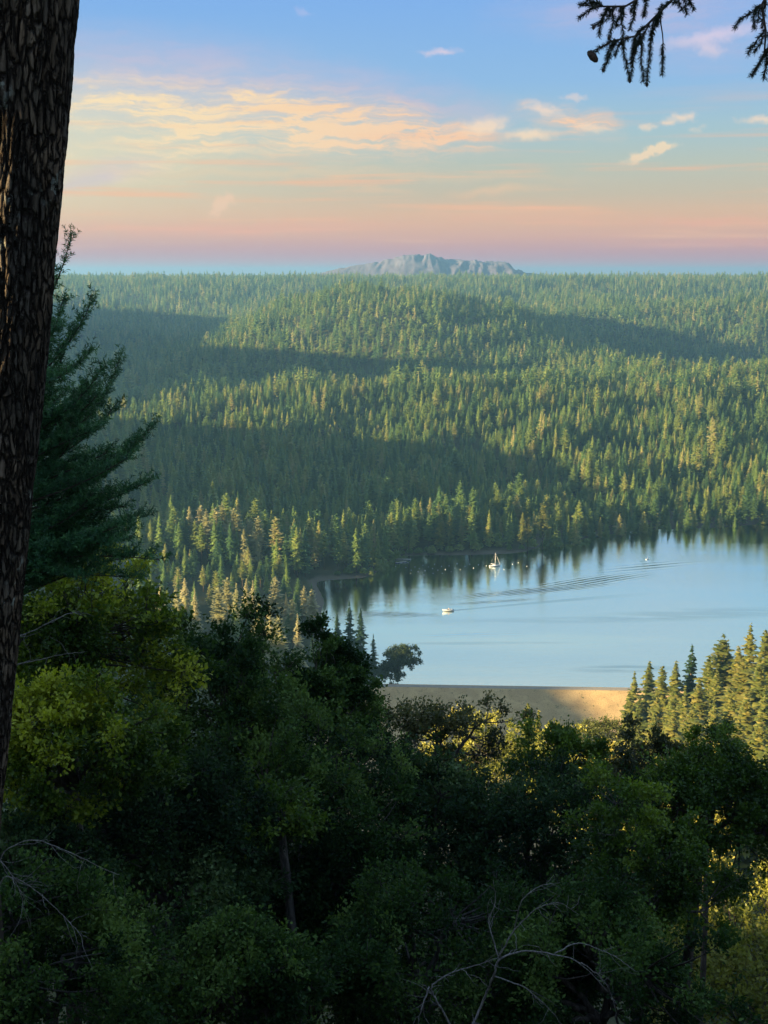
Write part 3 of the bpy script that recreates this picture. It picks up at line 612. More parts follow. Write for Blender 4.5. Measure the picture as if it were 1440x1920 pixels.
# rounded bushes at the far waterline
bp = []
rs = np.random.RandomState(44)
for t in np.linspace(0, 1, 60):
    i = 7 + t * 10.9; a = int(i); f = i - a; p = LAKE[a] * (1 - f) + LAKE[a + 1] * f
    if p[1] < 820: continue
    bp.append((p[0] + rs.normal(0, 2), p[1] + rs.uniform(3, 11)))
for (x, y) in bp:
    o = link('shoreline_bush', BRO[rs.randint(3)], None, (x, y, gz(x, y) - .4)); s_ = rs.uniform(.28, .62); o.scale = (s_, s_, s_ * rs.uniform(.7, 1.1)); o.rotation_euler[2] = rs.uniform(0, 6)
    tag(o, 'rounded leafy bush at the far waterline in front of the conifers', 'bush', 'bushes along the far waterline')

# ------------------------------------------------------------------ right bank stand beside the dam
RB = [(1190, 1262, 522, 30, 2), (1218, 1243, 528, 31, 0), (1243, 1250, 515, 28, 4), (1268, 1243, 512, 32, 0), (1298, 1211, 518, 38, 2), (1330, 1232, 500, 34, 4), (1357, 1198, 505, 38, 1), (1345, 1260, 490, 30, 0), (1385, 1215, 500, 36, 0),
      (1408, 1172, 500, 40, 2), (1436, 1183, 485, 38, 4), (1395, 1240, 470, 32, 1), (1425, 1235, 455, 33, 0), (1312, 1275, 480, 30, 0), (1285, 1290, 470, 28, 2), (1262, 1300, 480, 26, 0), (1232, 1296, 490, 24, 2), (1370, 1290, 450, 30, 4),
      (1400, 1300, 430, 30, 0), (1435, 1290, 425, 30, 2), (1340, 1310, 440, 27, 2), (1300, 1330, 430, 25, 1), (1265, 1335, 440, 24, 0), (1425, 1345, 390, 28, 0), (1385, 1350, 395, 26, 4), (1348, 1362, 395, 25, 2), (1228, 1340, 455, 20, 0), (1200, 1310, 500, 18, 4), (1440, 1400, 350, 26, 0), (1400, 1405, 350, 25, 2), (1180, 1300, 510, 16, 0), (1245, 1375, 420, 20, 2), (1310, 1385, 390, 22, 0),
      (1460, 1175, 500, 40, 0), (1480, 1200, 480, 38, 2), (1475, 1260, 440, 36, 4), (1510, 1190, 480, 40, 1), (1480, 1330, 390, 32, 0)]
rs = np.random.RandomState(9)
spec = {1: 'second conifer from the dam in the top row of the right bank stand', 2: 'third conifer from the dam, slightly lower, in the right bank top row', 3: 'conifer just left of the dark narrow one in the right bank top row', 5: 'conifer just right of the dark narrow one, partly below it, on the right bank', 8: 'sunlit conifer directly left of the tallest one on the right bank', 10: 'large sunlit conifer cut by the right picture edge above the bank stand', 4: 'dark narrow conifer standing taller than its neighbours at the left of the right bank stand', 9: 'tallest sunlit conifer of the right bank stand, its tip against the lake', 0: 'small sunlit conifer at the right end of the grassy dam crest', 6: 'broad double-topped sunlit conifer left of the tallest one on the right bank'}
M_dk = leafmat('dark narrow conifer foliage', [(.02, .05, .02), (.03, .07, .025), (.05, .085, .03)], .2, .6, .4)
for j, (a, b, Y, H, v) in enumerate(RB):
    p = at(a, b, Y); h0 = CON[v][2]; s_ = H / h0
    base = gz(p.x, p.y)
    s_ = max(.45, min(1.35, (p.z - base) / h0)) if p.z - base > 10 else s_
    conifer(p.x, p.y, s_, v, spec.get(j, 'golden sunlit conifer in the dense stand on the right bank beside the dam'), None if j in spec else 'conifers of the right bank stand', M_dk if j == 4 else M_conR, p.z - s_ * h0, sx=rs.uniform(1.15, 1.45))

ORD = 'first second third fourth fifth sixth seventh eighth ninth tenth eleventh twelfth thirteenth fourteenth fifteenth sixteenth seventeenth eighteenth nineteenth twentieth twenty-first twenty-second twenty-third twenty-fourth'.split()
# ------------------------------------------------------------------ left bank: pale sunlit tops, and the dark trees at the dam's left end
LB = [(318, 1075, 690), (352, 1062, 700), (372, 1070, 690), (346, 1085, 670), (392, 1074, 700), (432, 1070, 705), (425, 1085, 670), (443, 1094, 660), (462, 1086, 690), (487, 1074, 705), (474, 1090, 680), (516, 1083, 690), (522, 1156, 600), (487, 1130, 620), (505, 1132, 615), (558, 1153, 610),
      (570, 1102, 700), (585, 1106, 690), (536, 1112, 690), (300, 1100, 650), (410, 1100, 640), (365, 1105, 640), (548, 1125, 660), (330, 1100, 640)]
for j, (a, b, Y) in enumerate(LB):
    if 670 < math.cos(R(SAZ)) * at(a, b, Y).x + math.sin(R(SAZ)) * Y < 693: continue
    p = at(a, b, Y); base = gz(p.x, p.y); H = p.z - base; v = rs.randint(0, 5); s_ = np.clip(H / CON[v][2], .4, 1.25)
    nth = ORD[sum(q[0] < a for q in LB)]
    l = {12: 'small pale cone-shaped conifer lit above the dark foreground oaks', 15: 'slim pale conifer just left of the dark cone-shaped foreground tree'}.get(j, 'pale sunlit pine, %s from the left in the row above the dark oaks' % nth)
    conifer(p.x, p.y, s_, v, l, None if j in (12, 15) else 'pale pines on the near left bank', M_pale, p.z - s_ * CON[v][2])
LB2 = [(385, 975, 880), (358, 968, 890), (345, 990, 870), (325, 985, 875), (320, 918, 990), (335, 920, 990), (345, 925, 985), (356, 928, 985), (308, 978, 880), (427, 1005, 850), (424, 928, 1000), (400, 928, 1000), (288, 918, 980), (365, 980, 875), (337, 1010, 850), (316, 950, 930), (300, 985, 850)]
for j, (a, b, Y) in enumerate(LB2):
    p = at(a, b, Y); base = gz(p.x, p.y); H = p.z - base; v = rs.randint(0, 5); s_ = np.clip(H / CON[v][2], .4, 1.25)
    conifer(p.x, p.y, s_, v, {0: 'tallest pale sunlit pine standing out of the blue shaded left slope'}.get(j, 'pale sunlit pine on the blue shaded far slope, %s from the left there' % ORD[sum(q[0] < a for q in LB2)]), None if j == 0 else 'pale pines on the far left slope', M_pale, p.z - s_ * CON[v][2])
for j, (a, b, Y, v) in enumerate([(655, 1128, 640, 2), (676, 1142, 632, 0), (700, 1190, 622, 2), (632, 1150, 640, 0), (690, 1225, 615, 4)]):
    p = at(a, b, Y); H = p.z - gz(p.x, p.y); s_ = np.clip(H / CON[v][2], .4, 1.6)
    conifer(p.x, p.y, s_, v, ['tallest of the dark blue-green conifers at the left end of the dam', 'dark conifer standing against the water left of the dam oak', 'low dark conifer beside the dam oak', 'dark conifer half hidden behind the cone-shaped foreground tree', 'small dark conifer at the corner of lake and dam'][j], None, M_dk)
# scattered shaded filler on the left bank
Pl, _ = scatter(620, 815, 9.5, 21, .9, -260, -12); Pl = land(Pl, 9); Pl = Pl[Pl[:, 0] > -.33 * Pl[:, 1]]
for (x, y) in Pl:
    if rs.rand() < .42 or 670 < math.cos(R(SAZ)) * x + math.sin(R(SAZ)) * y < 693: continue
    zt = gz(x, y) + 20; fd = y * math.cos(PIT) - (zt - EYE) * math.sin(PIT); ppx, ppy = 720 + F * x / fd, 960 + F * (-(zt - EYE) * math.cos(PIT) - y * math.sin(PIT)) / fd
    if ppy > 1165 and ppx < 570 or ppx < 235: continue
    s_ = rs.uniform(.4, .72); conifer(x, y, s_, rs.randint(0, 5), 'evergreen in the blue-shaded wood on the near left bank', 'shaded conifers on the near left bank')
# ------------------------------------------------------------------ boats, buoys and dock
M_white = simple('white gelcoat', (.8, .8, .78), .3); M_alu = simple('mast metal', (.7, .7, .68), .35, .6); M_sail = simple('furled sailcloth', (.75, .72, .66), .8); M_navy = simple('dark stripe', (.05, .08, .14), .4)
M_glass = simple('boat windscreen', (.05, .07, .08), .1); M_wood = simple('weathered planks', (.30, .26, .21), .85, var=.35, scale=3); M_skin = simple('skin', (.5, .3, .2), .6); M_red = simple('orange cloth', (.75, .28, .14), .8)
def hull(L, B, H, mb, bowrake=.12, n=14, keel=.35):
    rg = []
    for i in range(n):
        t = i / (n - 1); x = (t - .5) * L; wd = B / 2 * (1 - max(0, (t - .35) / .65) ** 2.3) * (.82 + .18 * min(1, t / .25)); wd = max(wd, .01); sh = H * (1 + .28 * t * t)
        xb = x - (t ** 4) * L * bowrake * 0
        rg.append([(x + bowrake * L * t ** 3, -wd, sh), (x + bowrake * L * .5 * t ** 3, -wd * .9, sh * .4), (x, -wd * .45, -keel * .6), (x, 0, -keel), (x, wd * .45, -keel * .6), (x + bowrake * L * .5 * t ** 3, wd * .9, sh * .4), (x + bowrake * L * t ** 3, wd, sh), (x + bowrake * L * t ** 3, 0, sh + .06)])
    mb.rings(rg); mb.add(rg[0], [], [(7, 0, 1), (7, 1, 2), (7, 2, 3), (7, 3, 4), (7, 4, 5), (7, 5, 6)])
p = on_water(927, 1062)
sb = empty('sailboat', p, 'white sailboat with bare mast and furled sails moored before the far shore', 'sailboat', None, R(14))
mb = MB(); hull(7.2, 2.4, .8, mb); mb.build('hull', M_white, sb, True)
mb = MB(); mb.rings([[(-1.2, -.75, .8), (-1.2, .75, .8), (1.5, .55, .9), (1.5, -.55, .9)], [(-1.1, -.65, 1.35), (-1.1, .65, 1.35), (1.0, .45, 1.3), (1.0, -.45, 1.3)]]); mb.add([(-1.1, -.65, 1.35), (-1.1, .65, 1.35), (1.0, .45, 1.3), (1.0, -.45, 1.3)], [(0, 1, 2, 3)]); mb.build('cabin', M_white, sb)
mb = MB(); mb.tube([(.6, 0, .8), (.6, 0, 9.6)], [.12, .09], 8); mb.build('mast', M_white, sb)
mb = MB(); mb.tube([(.6, 0, 1.9), (-2.6, 0, 1.85)], .11, 8); mb.build('boom', M_alu, sb)
mb = MB(); s_ = np.linspace(0, 1, 8); mb.tube([(4.2 - 3.6 * t, 0, 1.1 + 8.3 * t) for t in s_], .12 - .06 * s_, 6); mb.build('furled_jib', M_sail, sb)
mb = MB(); mb.tube([(.4 - 3.0 * t, 0, 2.12 + .08 * math.sin(t * 12)) for t in s_], .22 - .08 * s_, 8); mb.build('furled_mainsail', M_sail, sb, True)
mb = MB(); mb.tube([(-3.5, 0, .8), (.6, 0, 9.5)], .02, 4); mb.tube([(.6, 1.1, .8), (.6, 0, 9.0)], .02, 4); mb.tube([(.6, -1.1, .8), (.6, 0, 9.0)], .02, 4); mb.build('rigging', M_alu, sb)
mb = MB(); mb.box((-3.75, 0, .1), (.08, .4, 1.4)); mb.build('rudder', M_white, sb)
# speedboat, bow towards the left
sbt = empty('motorboat', BOAT + Vector((0, 0, .25)), 'small white motorboat heading left with a trailing wake in mid lake', 'motorboat', None, R(196)); sbt.rotation_euler[1] = R(-5)
mb = MB(); hull(6.4, 2.5, .75, mb, .1); mb.build('hull', M_white, sbt, True)
mb = MB(); mb.rings([[(.4, -.85, .8), (.9, 0, .85), (.4, .85, .8)], [(.0, -.75, 1.35), (.4, 0, 1.42), (.0, .75, 1.35)]], False); mb.build('windscreen', M_glass, sbt)
mb = MB(); mb.box((-3.45, 0, .75), (.45, .45, .7)); mb.box((-3.5, 0, .2), (.2, .16, .8)); mb.build('outboard_motor', M_navy, sbt)
for sx_ in (-.4, -1.7):
    for sy in (-.5, .5): mb = MB(); mb.box((sx_, sy, .75), (.55, .6, .4)); mb.box((sx_ - .25, sy, 1.05), (.14, .6, .55)); mb.build('seat', M_sail, sbt)
def sitter(x, y, z, mat, rz):
    """seated person: skinned skeleton"""
    V = [(0, 0, 0), (0, 0, .28), (.0, 0, .5), (.02, 0, .62), (.03, 0, .76), (0, .2, .48), (.18, .26, .25), (.42, .2, .28), (0, -.2, .48), (.18, -.26, .25), (.42, -.2, .28), (.42, .12, .02), (.48, .12, -.4), (.42, -.12, .02), (.48, -.12, -.4)]
    E = [(0, 1), (1, 2), (2, 3), (3, 4), (2, 5), (5, 6), (6, 7), (2, 8), (8, 9), (9, 10), (0, 11), (11, 12), (0, 13), (13, 14)]; Rr = [.15, .15, .15, .06, .11, .07, .05, .04, .07, .05, .04, .09, .06, .09, .06]
    me = bpy.data.meshes.new('person'); me.from_pydata(V, E, []); me.materials.append(mat); o = link('person', me, None, None)
    md = o.modifiers.new('skin', 'SKIN')
    for i, r_ in enumerate(Rr): me.skin_vertices[0].data[i].radius = (r_, r_)
    me.skin_vertices[0].data[0].use_root = True
    o.modifiers.new('smooth', 'SUBSURF').levels = 1
    M = sbt.matrix_basis; o.location = M @ Vector((x, y, z)); o.rotation_euler = (0, 0, R(196) + rz)
    hb = MB(); th = np.linspace(0, 6.283, 8, endpoint=False); hb.rings([[(.03 + r_ * math.cos(a), r_ * math.sin(a), zz) for a in th] for r_, zz in [(.115, .76), (.125, .82), (.09, .88), (.01, .9)]]); hb.build('hair', M_navy, o, True)
    return o
tag(sitter(-.35, .5, 1.0, M_red, 0), 'person in orange top seated at the wheel of the motorboat', 'person')
tag(sitter(-.35, -.5, 1.0, M_white, 0), 'person in white top seated beside the driver of the motorboat', 'person')
def small_boat(px_, py_, rz, lab):
    o = empty('rowing_boat', on_water(px_, py_), lab, 'boat', None, rz); mb = MB(); hull(4.2, 1.5, .5, mb, .08, 8); mb.build('hull', M_white, o, True); mb = MB(); mb.tube([(0, 0, .4), (0, 0, 2.4)], .04, 6); mb.build('mast', M_white, o); o.scale = (.6, .6, .8)
small_boat(1214, 1049, R(30), 'tiny white boat with a short mast near the far shore at the right')
BU = [(742, 1062), (752, 1056), (761, 1064), (765, 1055), (771, 1069), (778, 1063), (786, 1066), (793, 1060), (797, 1070), (803, 1063), (811, 1066), (815, 1058), (821, 1069), (828, 1062), (829, 1075), (835, 1068), (842, 1061), (846, 1072), (853, 1065), (857, 1057), (863, 1068), (872, 1062), (881, 1058), (888, 1065), (897, 1059), (912, 1061), (945, 1068), (961, 1058), (972, 1055), (988, 1062), (812, 1075), (784, 1072), (795, 1078), (770, 1075)]
b0 = None
for (a, b) in BU:
    p = on_water(a, b)
    if b0 is None:
        b0 = empty('mooring_buoy', p, 'small white mooring buoy floating between the dock and the sailboat', 'buoy', 'mooring buoys near the far shore')
        mb = MB(); th = np.linspace(0, 6.283, 10, endpoint=False); mb.rings([[(r_ * math.cos(t), r_ * math.sin(t), zz) for t in th] for r_, zz in [(.02, -.3), (.26, -.2), (.38, .05), (.34, .3), (.18, .45), (.02, .5)]]); mb.build('float', M_white, b0, True)
        mb = MB(); mb.tube([(.1 * math.cos(t), 0, .55 + .1 * math.sin(t)) for t in np.linspace(0, 6.283, 9)], .02, 4); mb.build('ring', M_alu, b0)
        c = b0
    else: c = copy_tree(b0)
    c.location = p; q = .5 + .35 * ((a * 7) % 10) / 10; c.scale = (q, q, q)
    if (a, b) == (972, 1055): c['label'] = 'small white mooring buoy right of the sailboat, nearest the lit pines'; c['group'] = 'mooring buoys near the far shore'
for (a, b, L_, rz, lab) in [(742, 1049, 22, -8, 'pale floating dock at the far waterline left of the buoys'), (752, 1055, 8, 25, 'short floating dock section just below the long dock')]:
    o = empty('floating_dock', on_water(a, b), lab, 'dock', None, R(rz)); mb = MB(); mb.box((0, 0, .45), (L_, 2, .16))
    for q in range(int(L_ / 1.0)): mb.box((-L_ / 2 + .5 + q, 0, .545), (.86, 1.96, .03))
    mb.build('deck', simple('pale dock boards', (.5, .47, .42), .8), o)
    for q in np.linspace(-.45, .45, 5): mb = MB(); mb.box((q * L_, 0, .14), (1.2, 1.7, .45)); mb.build('float', M_navy, o)
    for q in (-.48, .48): mb = MB(); mb.tube([(q * L_, 1.1, -2), (q * L_, 1.1, 2)], .12, 6); mb.build('pile', M_wood, o)

# ------------------------------------------------------------------ oak and conifers at the dam's end
bark_o = barkmat('oak bark', (.05, .042, .035), (.13, .11, .095), 9, .3, .02)
bark_g = barkmat('grey bark', (.06, .055, .05), (.16, .145, .13), 9, .3, .02)
L_haz = leafmat('dam oak leaves', [(.03, .055, .02), (.05, .08, .03), (.07, .10, .035)], .25, .6, .2)
p = at(745, 1222, 612)
oak('oak_tree', 'isolated round-topped oak silhouetted against the water at the left end of the dam', 'oak', (p.x, 612, 1.0), (p.x + 1.2, 612, 13.0), (6.5, 6, 6.6), 110, 110, .8, L_haz, 7, bark_o, clr=1.9, shell=.2, branch_r=.45)
p = at(722, 1250, 612)
oak('shrub', 'low dark bush at the foot of the isolated dam oak', 'bush', (p.x, 611, 1.0), (p.x, 611, 5.4), (7.5, 5, 4.2), 80, 100, .75, L_haz, 8, bark_o, clr=1.7, shell=.25, branch_r=.25)

# ------------------------------------------------------------------ hillside woods below the viewpoint, mostly sunlit
L_gold = leafmat('oak leaves with painted sun', [(.10, .13, .02), (.18, .20, .035), (.28, .28, .05), (.42, .36, .09)], .35, .5, .35)  # gold of the low sun is part of this leaf colour
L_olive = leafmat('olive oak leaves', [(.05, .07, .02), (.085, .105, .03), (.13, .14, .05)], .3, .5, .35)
rs = np.random.RandomState(77)
proto = [oak('oak_tree', 'x', 'oak', (0, 0, 0), (0, 0, 6.5), (4.6, 4.6, 4.2), 110, 99, .26, mm, 60 + i, bark_o, clr=.95, shell=.5, branch_r=.2) for i, mm in enumerate([L_gold, L_olive, L_gold])]
used = [0] * 3
def hill_oak(x, y, s_, v, lab, grp, z=None):
    o = proto[v] if not used[v] else copy_tree(proto[v]); used[v] = 1
    o.location = (x, y, (gz(x, y) - .2) if z is None else z); o.rotation_euler[2] = rs.uniform(0, 6.28); o.scale = (s_, s_, s_); tag(o, lab, 'oak', grp)
    if not grp and 'group' in o: del o['group']
    return o
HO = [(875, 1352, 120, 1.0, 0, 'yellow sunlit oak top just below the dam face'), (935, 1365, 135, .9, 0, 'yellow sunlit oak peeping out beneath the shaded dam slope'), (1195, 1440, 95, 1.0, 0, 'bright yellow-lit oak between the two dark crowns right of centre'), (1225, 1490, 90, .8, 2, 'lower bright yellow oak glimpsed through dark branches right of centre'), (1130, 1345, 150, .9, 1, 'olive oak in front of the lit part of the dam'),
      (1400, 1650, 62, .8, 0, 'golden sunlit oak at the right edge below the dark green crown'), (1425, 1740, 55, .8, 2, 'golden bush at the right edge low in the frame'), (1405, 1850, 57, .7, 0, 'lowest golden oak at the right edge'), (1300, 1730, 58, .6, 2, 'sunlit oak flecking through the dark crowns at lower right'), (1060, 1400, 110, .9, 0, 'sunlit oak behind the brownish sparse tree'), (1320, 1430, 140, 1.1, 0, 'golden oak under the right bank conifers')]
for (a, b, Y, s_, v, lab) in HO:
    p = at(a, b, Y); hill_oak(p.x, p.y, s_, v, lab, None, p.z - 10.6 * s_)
Ph, _ = scatter(70, 440, 13.5, 31, .9, -140, 140)
for (x, y) in Ph:
    if abs(x) > .32 * y + 8 or rs.rand() < .25 * (y < 200): continue
    if -25 < x < 150 and y > 410: continue
    zt = gz(x, y) + 8; vd = -(zt - EYE) * math.cos(PIT) - y * math.sin(PIT); fd = y * math.cos(PIT) - (zt - EYE) * math.sin(PIT); ppx, ppy = 720 + F * x / fd, 960 + F * vd / fd
    if 830 < ppx < 1200 and ppy < 1385: continue
    if ppy > (1560 if ppx > 1120 else 1430) or (ppx < 690 and ppy > 1180): continue
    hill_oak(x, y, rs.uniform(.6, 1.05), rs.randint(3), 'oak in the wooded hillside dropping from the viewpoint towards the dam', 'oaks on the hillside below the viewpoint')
p = at(990, 1318, 210); h0 = 31
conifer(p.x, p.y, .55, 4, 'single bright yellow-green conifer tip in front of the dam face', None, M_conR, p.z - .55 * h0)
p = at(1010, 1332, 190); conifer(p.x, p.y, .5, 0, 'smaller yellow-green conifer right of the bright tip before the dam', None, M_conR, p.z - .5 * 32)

# ------------------------------------------------------------------ foreground oaks
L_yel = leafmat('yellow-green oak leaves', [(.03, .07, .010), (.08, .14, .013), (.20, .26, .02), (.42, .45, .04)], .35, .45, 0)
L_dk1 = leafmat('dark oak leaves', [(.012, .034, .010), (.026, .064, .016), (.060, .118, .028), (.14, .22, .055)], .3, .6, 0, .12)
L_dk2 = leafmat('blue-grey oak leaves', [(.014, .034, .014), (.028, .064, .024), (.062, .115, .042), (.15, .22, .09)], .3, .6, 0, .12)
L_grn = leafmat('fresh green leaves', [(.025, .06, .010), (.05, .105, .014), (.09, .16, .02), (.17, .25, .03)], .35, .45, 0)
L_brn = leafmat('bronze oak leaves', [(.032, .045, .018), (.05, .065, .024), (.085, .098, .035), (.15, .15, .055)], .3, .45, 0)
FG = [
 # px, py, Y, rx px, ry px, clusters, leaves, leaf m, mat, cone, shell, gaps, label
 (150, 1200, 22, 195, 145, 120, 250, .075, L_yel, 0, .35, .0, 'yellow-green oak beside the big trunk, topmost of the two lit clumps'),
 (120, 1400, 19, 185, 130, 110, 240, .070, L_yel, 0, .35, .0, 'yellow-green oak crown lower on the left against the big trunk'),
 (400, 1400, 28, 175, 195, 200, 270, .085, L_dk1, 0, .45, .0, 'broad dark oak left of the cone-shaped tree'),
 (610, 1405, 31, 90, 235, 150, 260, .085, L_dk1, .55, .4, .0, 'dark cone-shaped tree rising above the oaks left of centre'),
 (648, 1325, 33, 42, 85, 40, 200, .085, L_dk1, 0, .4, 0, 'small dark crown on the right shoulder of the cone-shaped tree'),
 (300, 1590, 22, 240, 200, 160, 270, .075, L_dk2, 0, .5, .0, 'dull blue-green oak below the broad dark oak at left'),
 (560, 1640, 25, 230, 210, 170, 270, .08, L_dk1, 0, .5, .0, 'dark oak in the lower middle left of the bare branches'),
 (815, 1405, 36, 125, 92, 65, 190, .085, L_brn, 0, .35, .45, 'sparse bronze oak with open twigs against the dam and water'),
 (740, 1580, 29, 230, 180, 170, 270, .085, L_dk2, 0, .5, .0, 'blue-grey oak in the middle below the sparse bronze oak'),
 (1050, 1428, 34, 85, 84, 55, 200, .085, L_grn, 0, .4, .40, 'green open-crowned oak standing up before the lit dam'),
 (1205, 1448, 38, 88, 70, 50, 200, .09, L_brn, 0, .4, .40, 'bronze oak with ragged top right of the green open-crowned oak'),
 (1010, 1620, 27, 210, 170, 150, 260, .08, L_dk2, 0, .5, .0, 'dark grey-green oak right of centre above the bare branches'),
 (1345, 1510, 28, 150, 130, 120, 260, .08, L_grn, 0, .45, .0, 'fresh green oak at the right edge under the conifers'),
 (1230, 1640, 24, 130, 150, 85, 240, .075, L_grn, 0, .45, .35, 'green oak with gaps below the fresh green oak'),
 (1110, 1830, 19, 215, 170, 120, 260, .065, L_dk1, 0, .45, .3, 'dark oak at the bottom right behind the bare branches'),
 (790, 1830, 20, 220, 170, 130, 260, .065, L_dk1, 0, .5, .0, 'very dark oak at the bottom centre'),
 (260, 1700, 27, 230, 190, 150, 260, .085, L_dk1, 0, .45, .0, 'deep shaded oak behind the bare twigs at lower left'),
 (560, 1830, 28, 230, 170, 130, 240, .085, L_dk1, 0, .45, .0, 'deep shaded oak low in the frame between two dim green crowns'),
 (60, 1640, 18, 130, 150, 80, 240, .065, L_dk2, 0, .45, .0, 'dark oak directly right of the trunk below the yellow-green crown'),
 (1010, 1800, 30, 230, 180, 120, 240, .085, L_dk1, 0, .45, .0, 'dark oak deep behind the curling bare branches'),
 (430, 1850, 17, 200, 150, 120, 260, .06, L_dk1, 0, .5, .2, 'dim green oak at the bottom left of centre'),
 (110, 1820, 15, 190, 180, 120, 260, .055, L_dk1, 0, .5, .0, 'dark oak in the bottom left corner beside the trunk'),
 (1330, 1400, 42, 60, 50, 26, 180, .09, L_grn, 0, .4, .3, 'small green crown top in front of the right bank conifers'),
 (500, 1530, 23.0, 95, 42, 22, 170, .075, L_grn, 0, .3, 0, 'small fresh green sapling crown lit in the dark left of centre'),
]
for j, (a, b, Y, rx, ry, ncl, nl, lf, mt, cone, shell, gaps, lab) in enumerate(FG):
    c = at(a, b, Y); d = Y / math.cos(PIT) / F; rad = (rx * d, max(rx, ry) * d * .8, ry * d * 1.05)
    bx, by = c.x + (j % 3 - 1) * .5, c.y + .8; zb = gz(bx, by)
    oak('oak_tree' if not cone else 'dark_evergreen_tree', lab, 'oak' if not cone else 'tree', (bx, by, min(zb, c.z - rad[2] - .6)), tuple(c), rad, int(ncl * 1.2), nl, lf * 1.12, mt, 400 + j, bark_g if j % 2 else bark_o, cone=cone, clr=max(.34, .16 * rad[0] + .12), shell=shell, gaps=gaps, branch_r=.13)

# ------------------------------------------------------------------ the big trunk at the left
mt_bark = barkmat('furrowed fir bark', (.02, .016, .013), (.17, .125, .085), 9.0, .13, .05, (.36, .38, .33), ridge=True)
BX = lambda z: (-1.945 + .150 * (z + 2.35) - .002 * (z + 2.35) ** 2)     # axis x against height (eye level = 0)
rt = empty('fir_tree', (BX(-4.4), 5.5, EYE - 4.5), 'thick dark furrowed trunk leaning in along the left edge with a warm sun patch', 'tree')
rs = np.random.RandomState(3); nzz, na = 900, 360
zs = np.linspace(-4.7, 9, nzz); th = np.linspace(0, 2 * np.pi, na, endpoint=False); TH, ZZ = np.meshgrid(th, zs)
rad = .205 - .006 * (ZZ + 2.35) + .15 * np.exp(-(ZZ + 4.6) / .35)
r_ = np.zeros_like(rad)
for q, (f, fz, am) in enumerate([(7, .9, .3), (15, 1.5, .6), (25, 2.1, .9), (44, 3.1, .5)]):
    ph = rs.uniform(0, 6.28, 3); wob = 1.6 * np.sin(ZZ * fz + ph[0] + TH * 3) + 1.1 * np.sin(ZZ * fz * 2.7 + ph[1] - TH * 4) + .8 * np.sin(ZZ * fz * 6.1 + TH * 9 + ph[2])
    r_ += am * (1 - 2 * (1 - np.abs(np.sin(f * TH / 2 + wob + ph[2]))) ** 2.2) * (.7 + .3 * np.sin(ZZ * 2.3 * fz + TH * 6 + q))
crk = np.clip(np.sin(ZZ * 31 + 5 * np.sin(TH * 13 + ZZ * 2) + 3 * np.sin(TH * 5 + ZZ * 4)) - .86, 0, 1) * 7
RR = rad + .0075 * r_ - .008 * crk + .0007 * rs.normal(0, 1, rad.shape) + .012 * np.sin(TH * 2 + ZZ * .8)
ox = np.array([BX(z) for z in zs])[:, None] - BX(-4.4)
V = np.stack([ox + RR * np.cos(TH), RR * np.sin(TH), ZZ + 4.5], -1).reshape(-1, 3)
i = np.arange(nzz - 1)[:, None] * na; j = np.arange(na)[None]; j2 = (j + 1) % na
Q = np.stack([i + j, i + j2, i + na + j2, i + na + j], -1).reshape(-1, 4)
link('trunk', mesh_np('trunk', V, Q, mat=mt_bark, smooth=True, tint=np.clip(.5 + .3 * r_ - .4 * crk + rs.normal(0, .08, r_.shape), 0, 1).reshape(-1)), rt)
def stub(z, a, L_):
    mb = MB(); x0 = BX(z) - BX(-4.4); r0 = .205 - .006 * (z + 2.35)
    mb.tube([(x0 + (r0 - .05 + t * L_) * math.cos(a), (r0 - .05 + t * L_) * math.sin(a), z + 4.5 - .06 * t) for t in (0, .3, .7, 1)], [.05, .035, .025, .018], 7); mb.build('branch_stub', mt_bark, rt, True)
stub(.35, R(-18), .07); stub(-.9, R(-60), .06)

# ------------------------------------------------------------------ fir sprays
M_nee = leafmat('fir needles', [(.02, .07, .038), (.035, .115, .05), (.06, .17, .06), (.09, .22, .07)], .2, .45, 0)
M_nee2 = leafmat('hanging fir needles', [(.02, .03, .02), (.03, .04, .025), (.05, .05, .03)], .2, .6, 0)
M_twig = simple('fir twig bark', (.06, .045, .035), .9)
def shoots(P0, D0, L0, rs, nl=.026, nw=.0035, dens=190, ang=.75):
    """needles around each shoot; returns V, tris, tint"""
    out = []; tt = []
    for p, d, L_ in zip(P0, D0, L0):
        n = max(6, int(L_ * dens)); t = rs.uniform(.02, 1, n); q = p + d * (t * L_)[:, None]
        a = rs.normal(0, 1, (n, 3)); a -= (a @ d)[:, None] * d; a /= np.linalg.norm(a, axis=1)[:, None]
        dd = d * (1 - ang * rs.uniform(.5, 1, n))[:, None] + a * ang; dd /= np.linalg.norm(dd, axis=1)[:, None]
        s = np.cross(dd, rs.normal(0, 1, (n, 3))); s /= np.linalg.norm(s, axis=1)[:, None]; ln = nl * rs.uniform(.7, 1.2, n)[:, None]
        out.append(np.stack([q - s * nw / 2, q + s * nw / 2, q + dd * ln + s * nw * .25, q + dd * ln - s * nw * .25], 1).reshape(-1, 3)); tt.append(np.full(n * 4, np.clip(rs.normal(.5, .2), 0, 1)))
    V = np.vstack(out); n = len(V) // 4; i = np.arange(n)[:, None] * 4
    return V, i + np.array([[0, 1, 2, 3]]), np.concatenate(tt)
def unit(v): v = np.asarray(v, float); return v / (np.linalg.norm(v) + 1e-9)
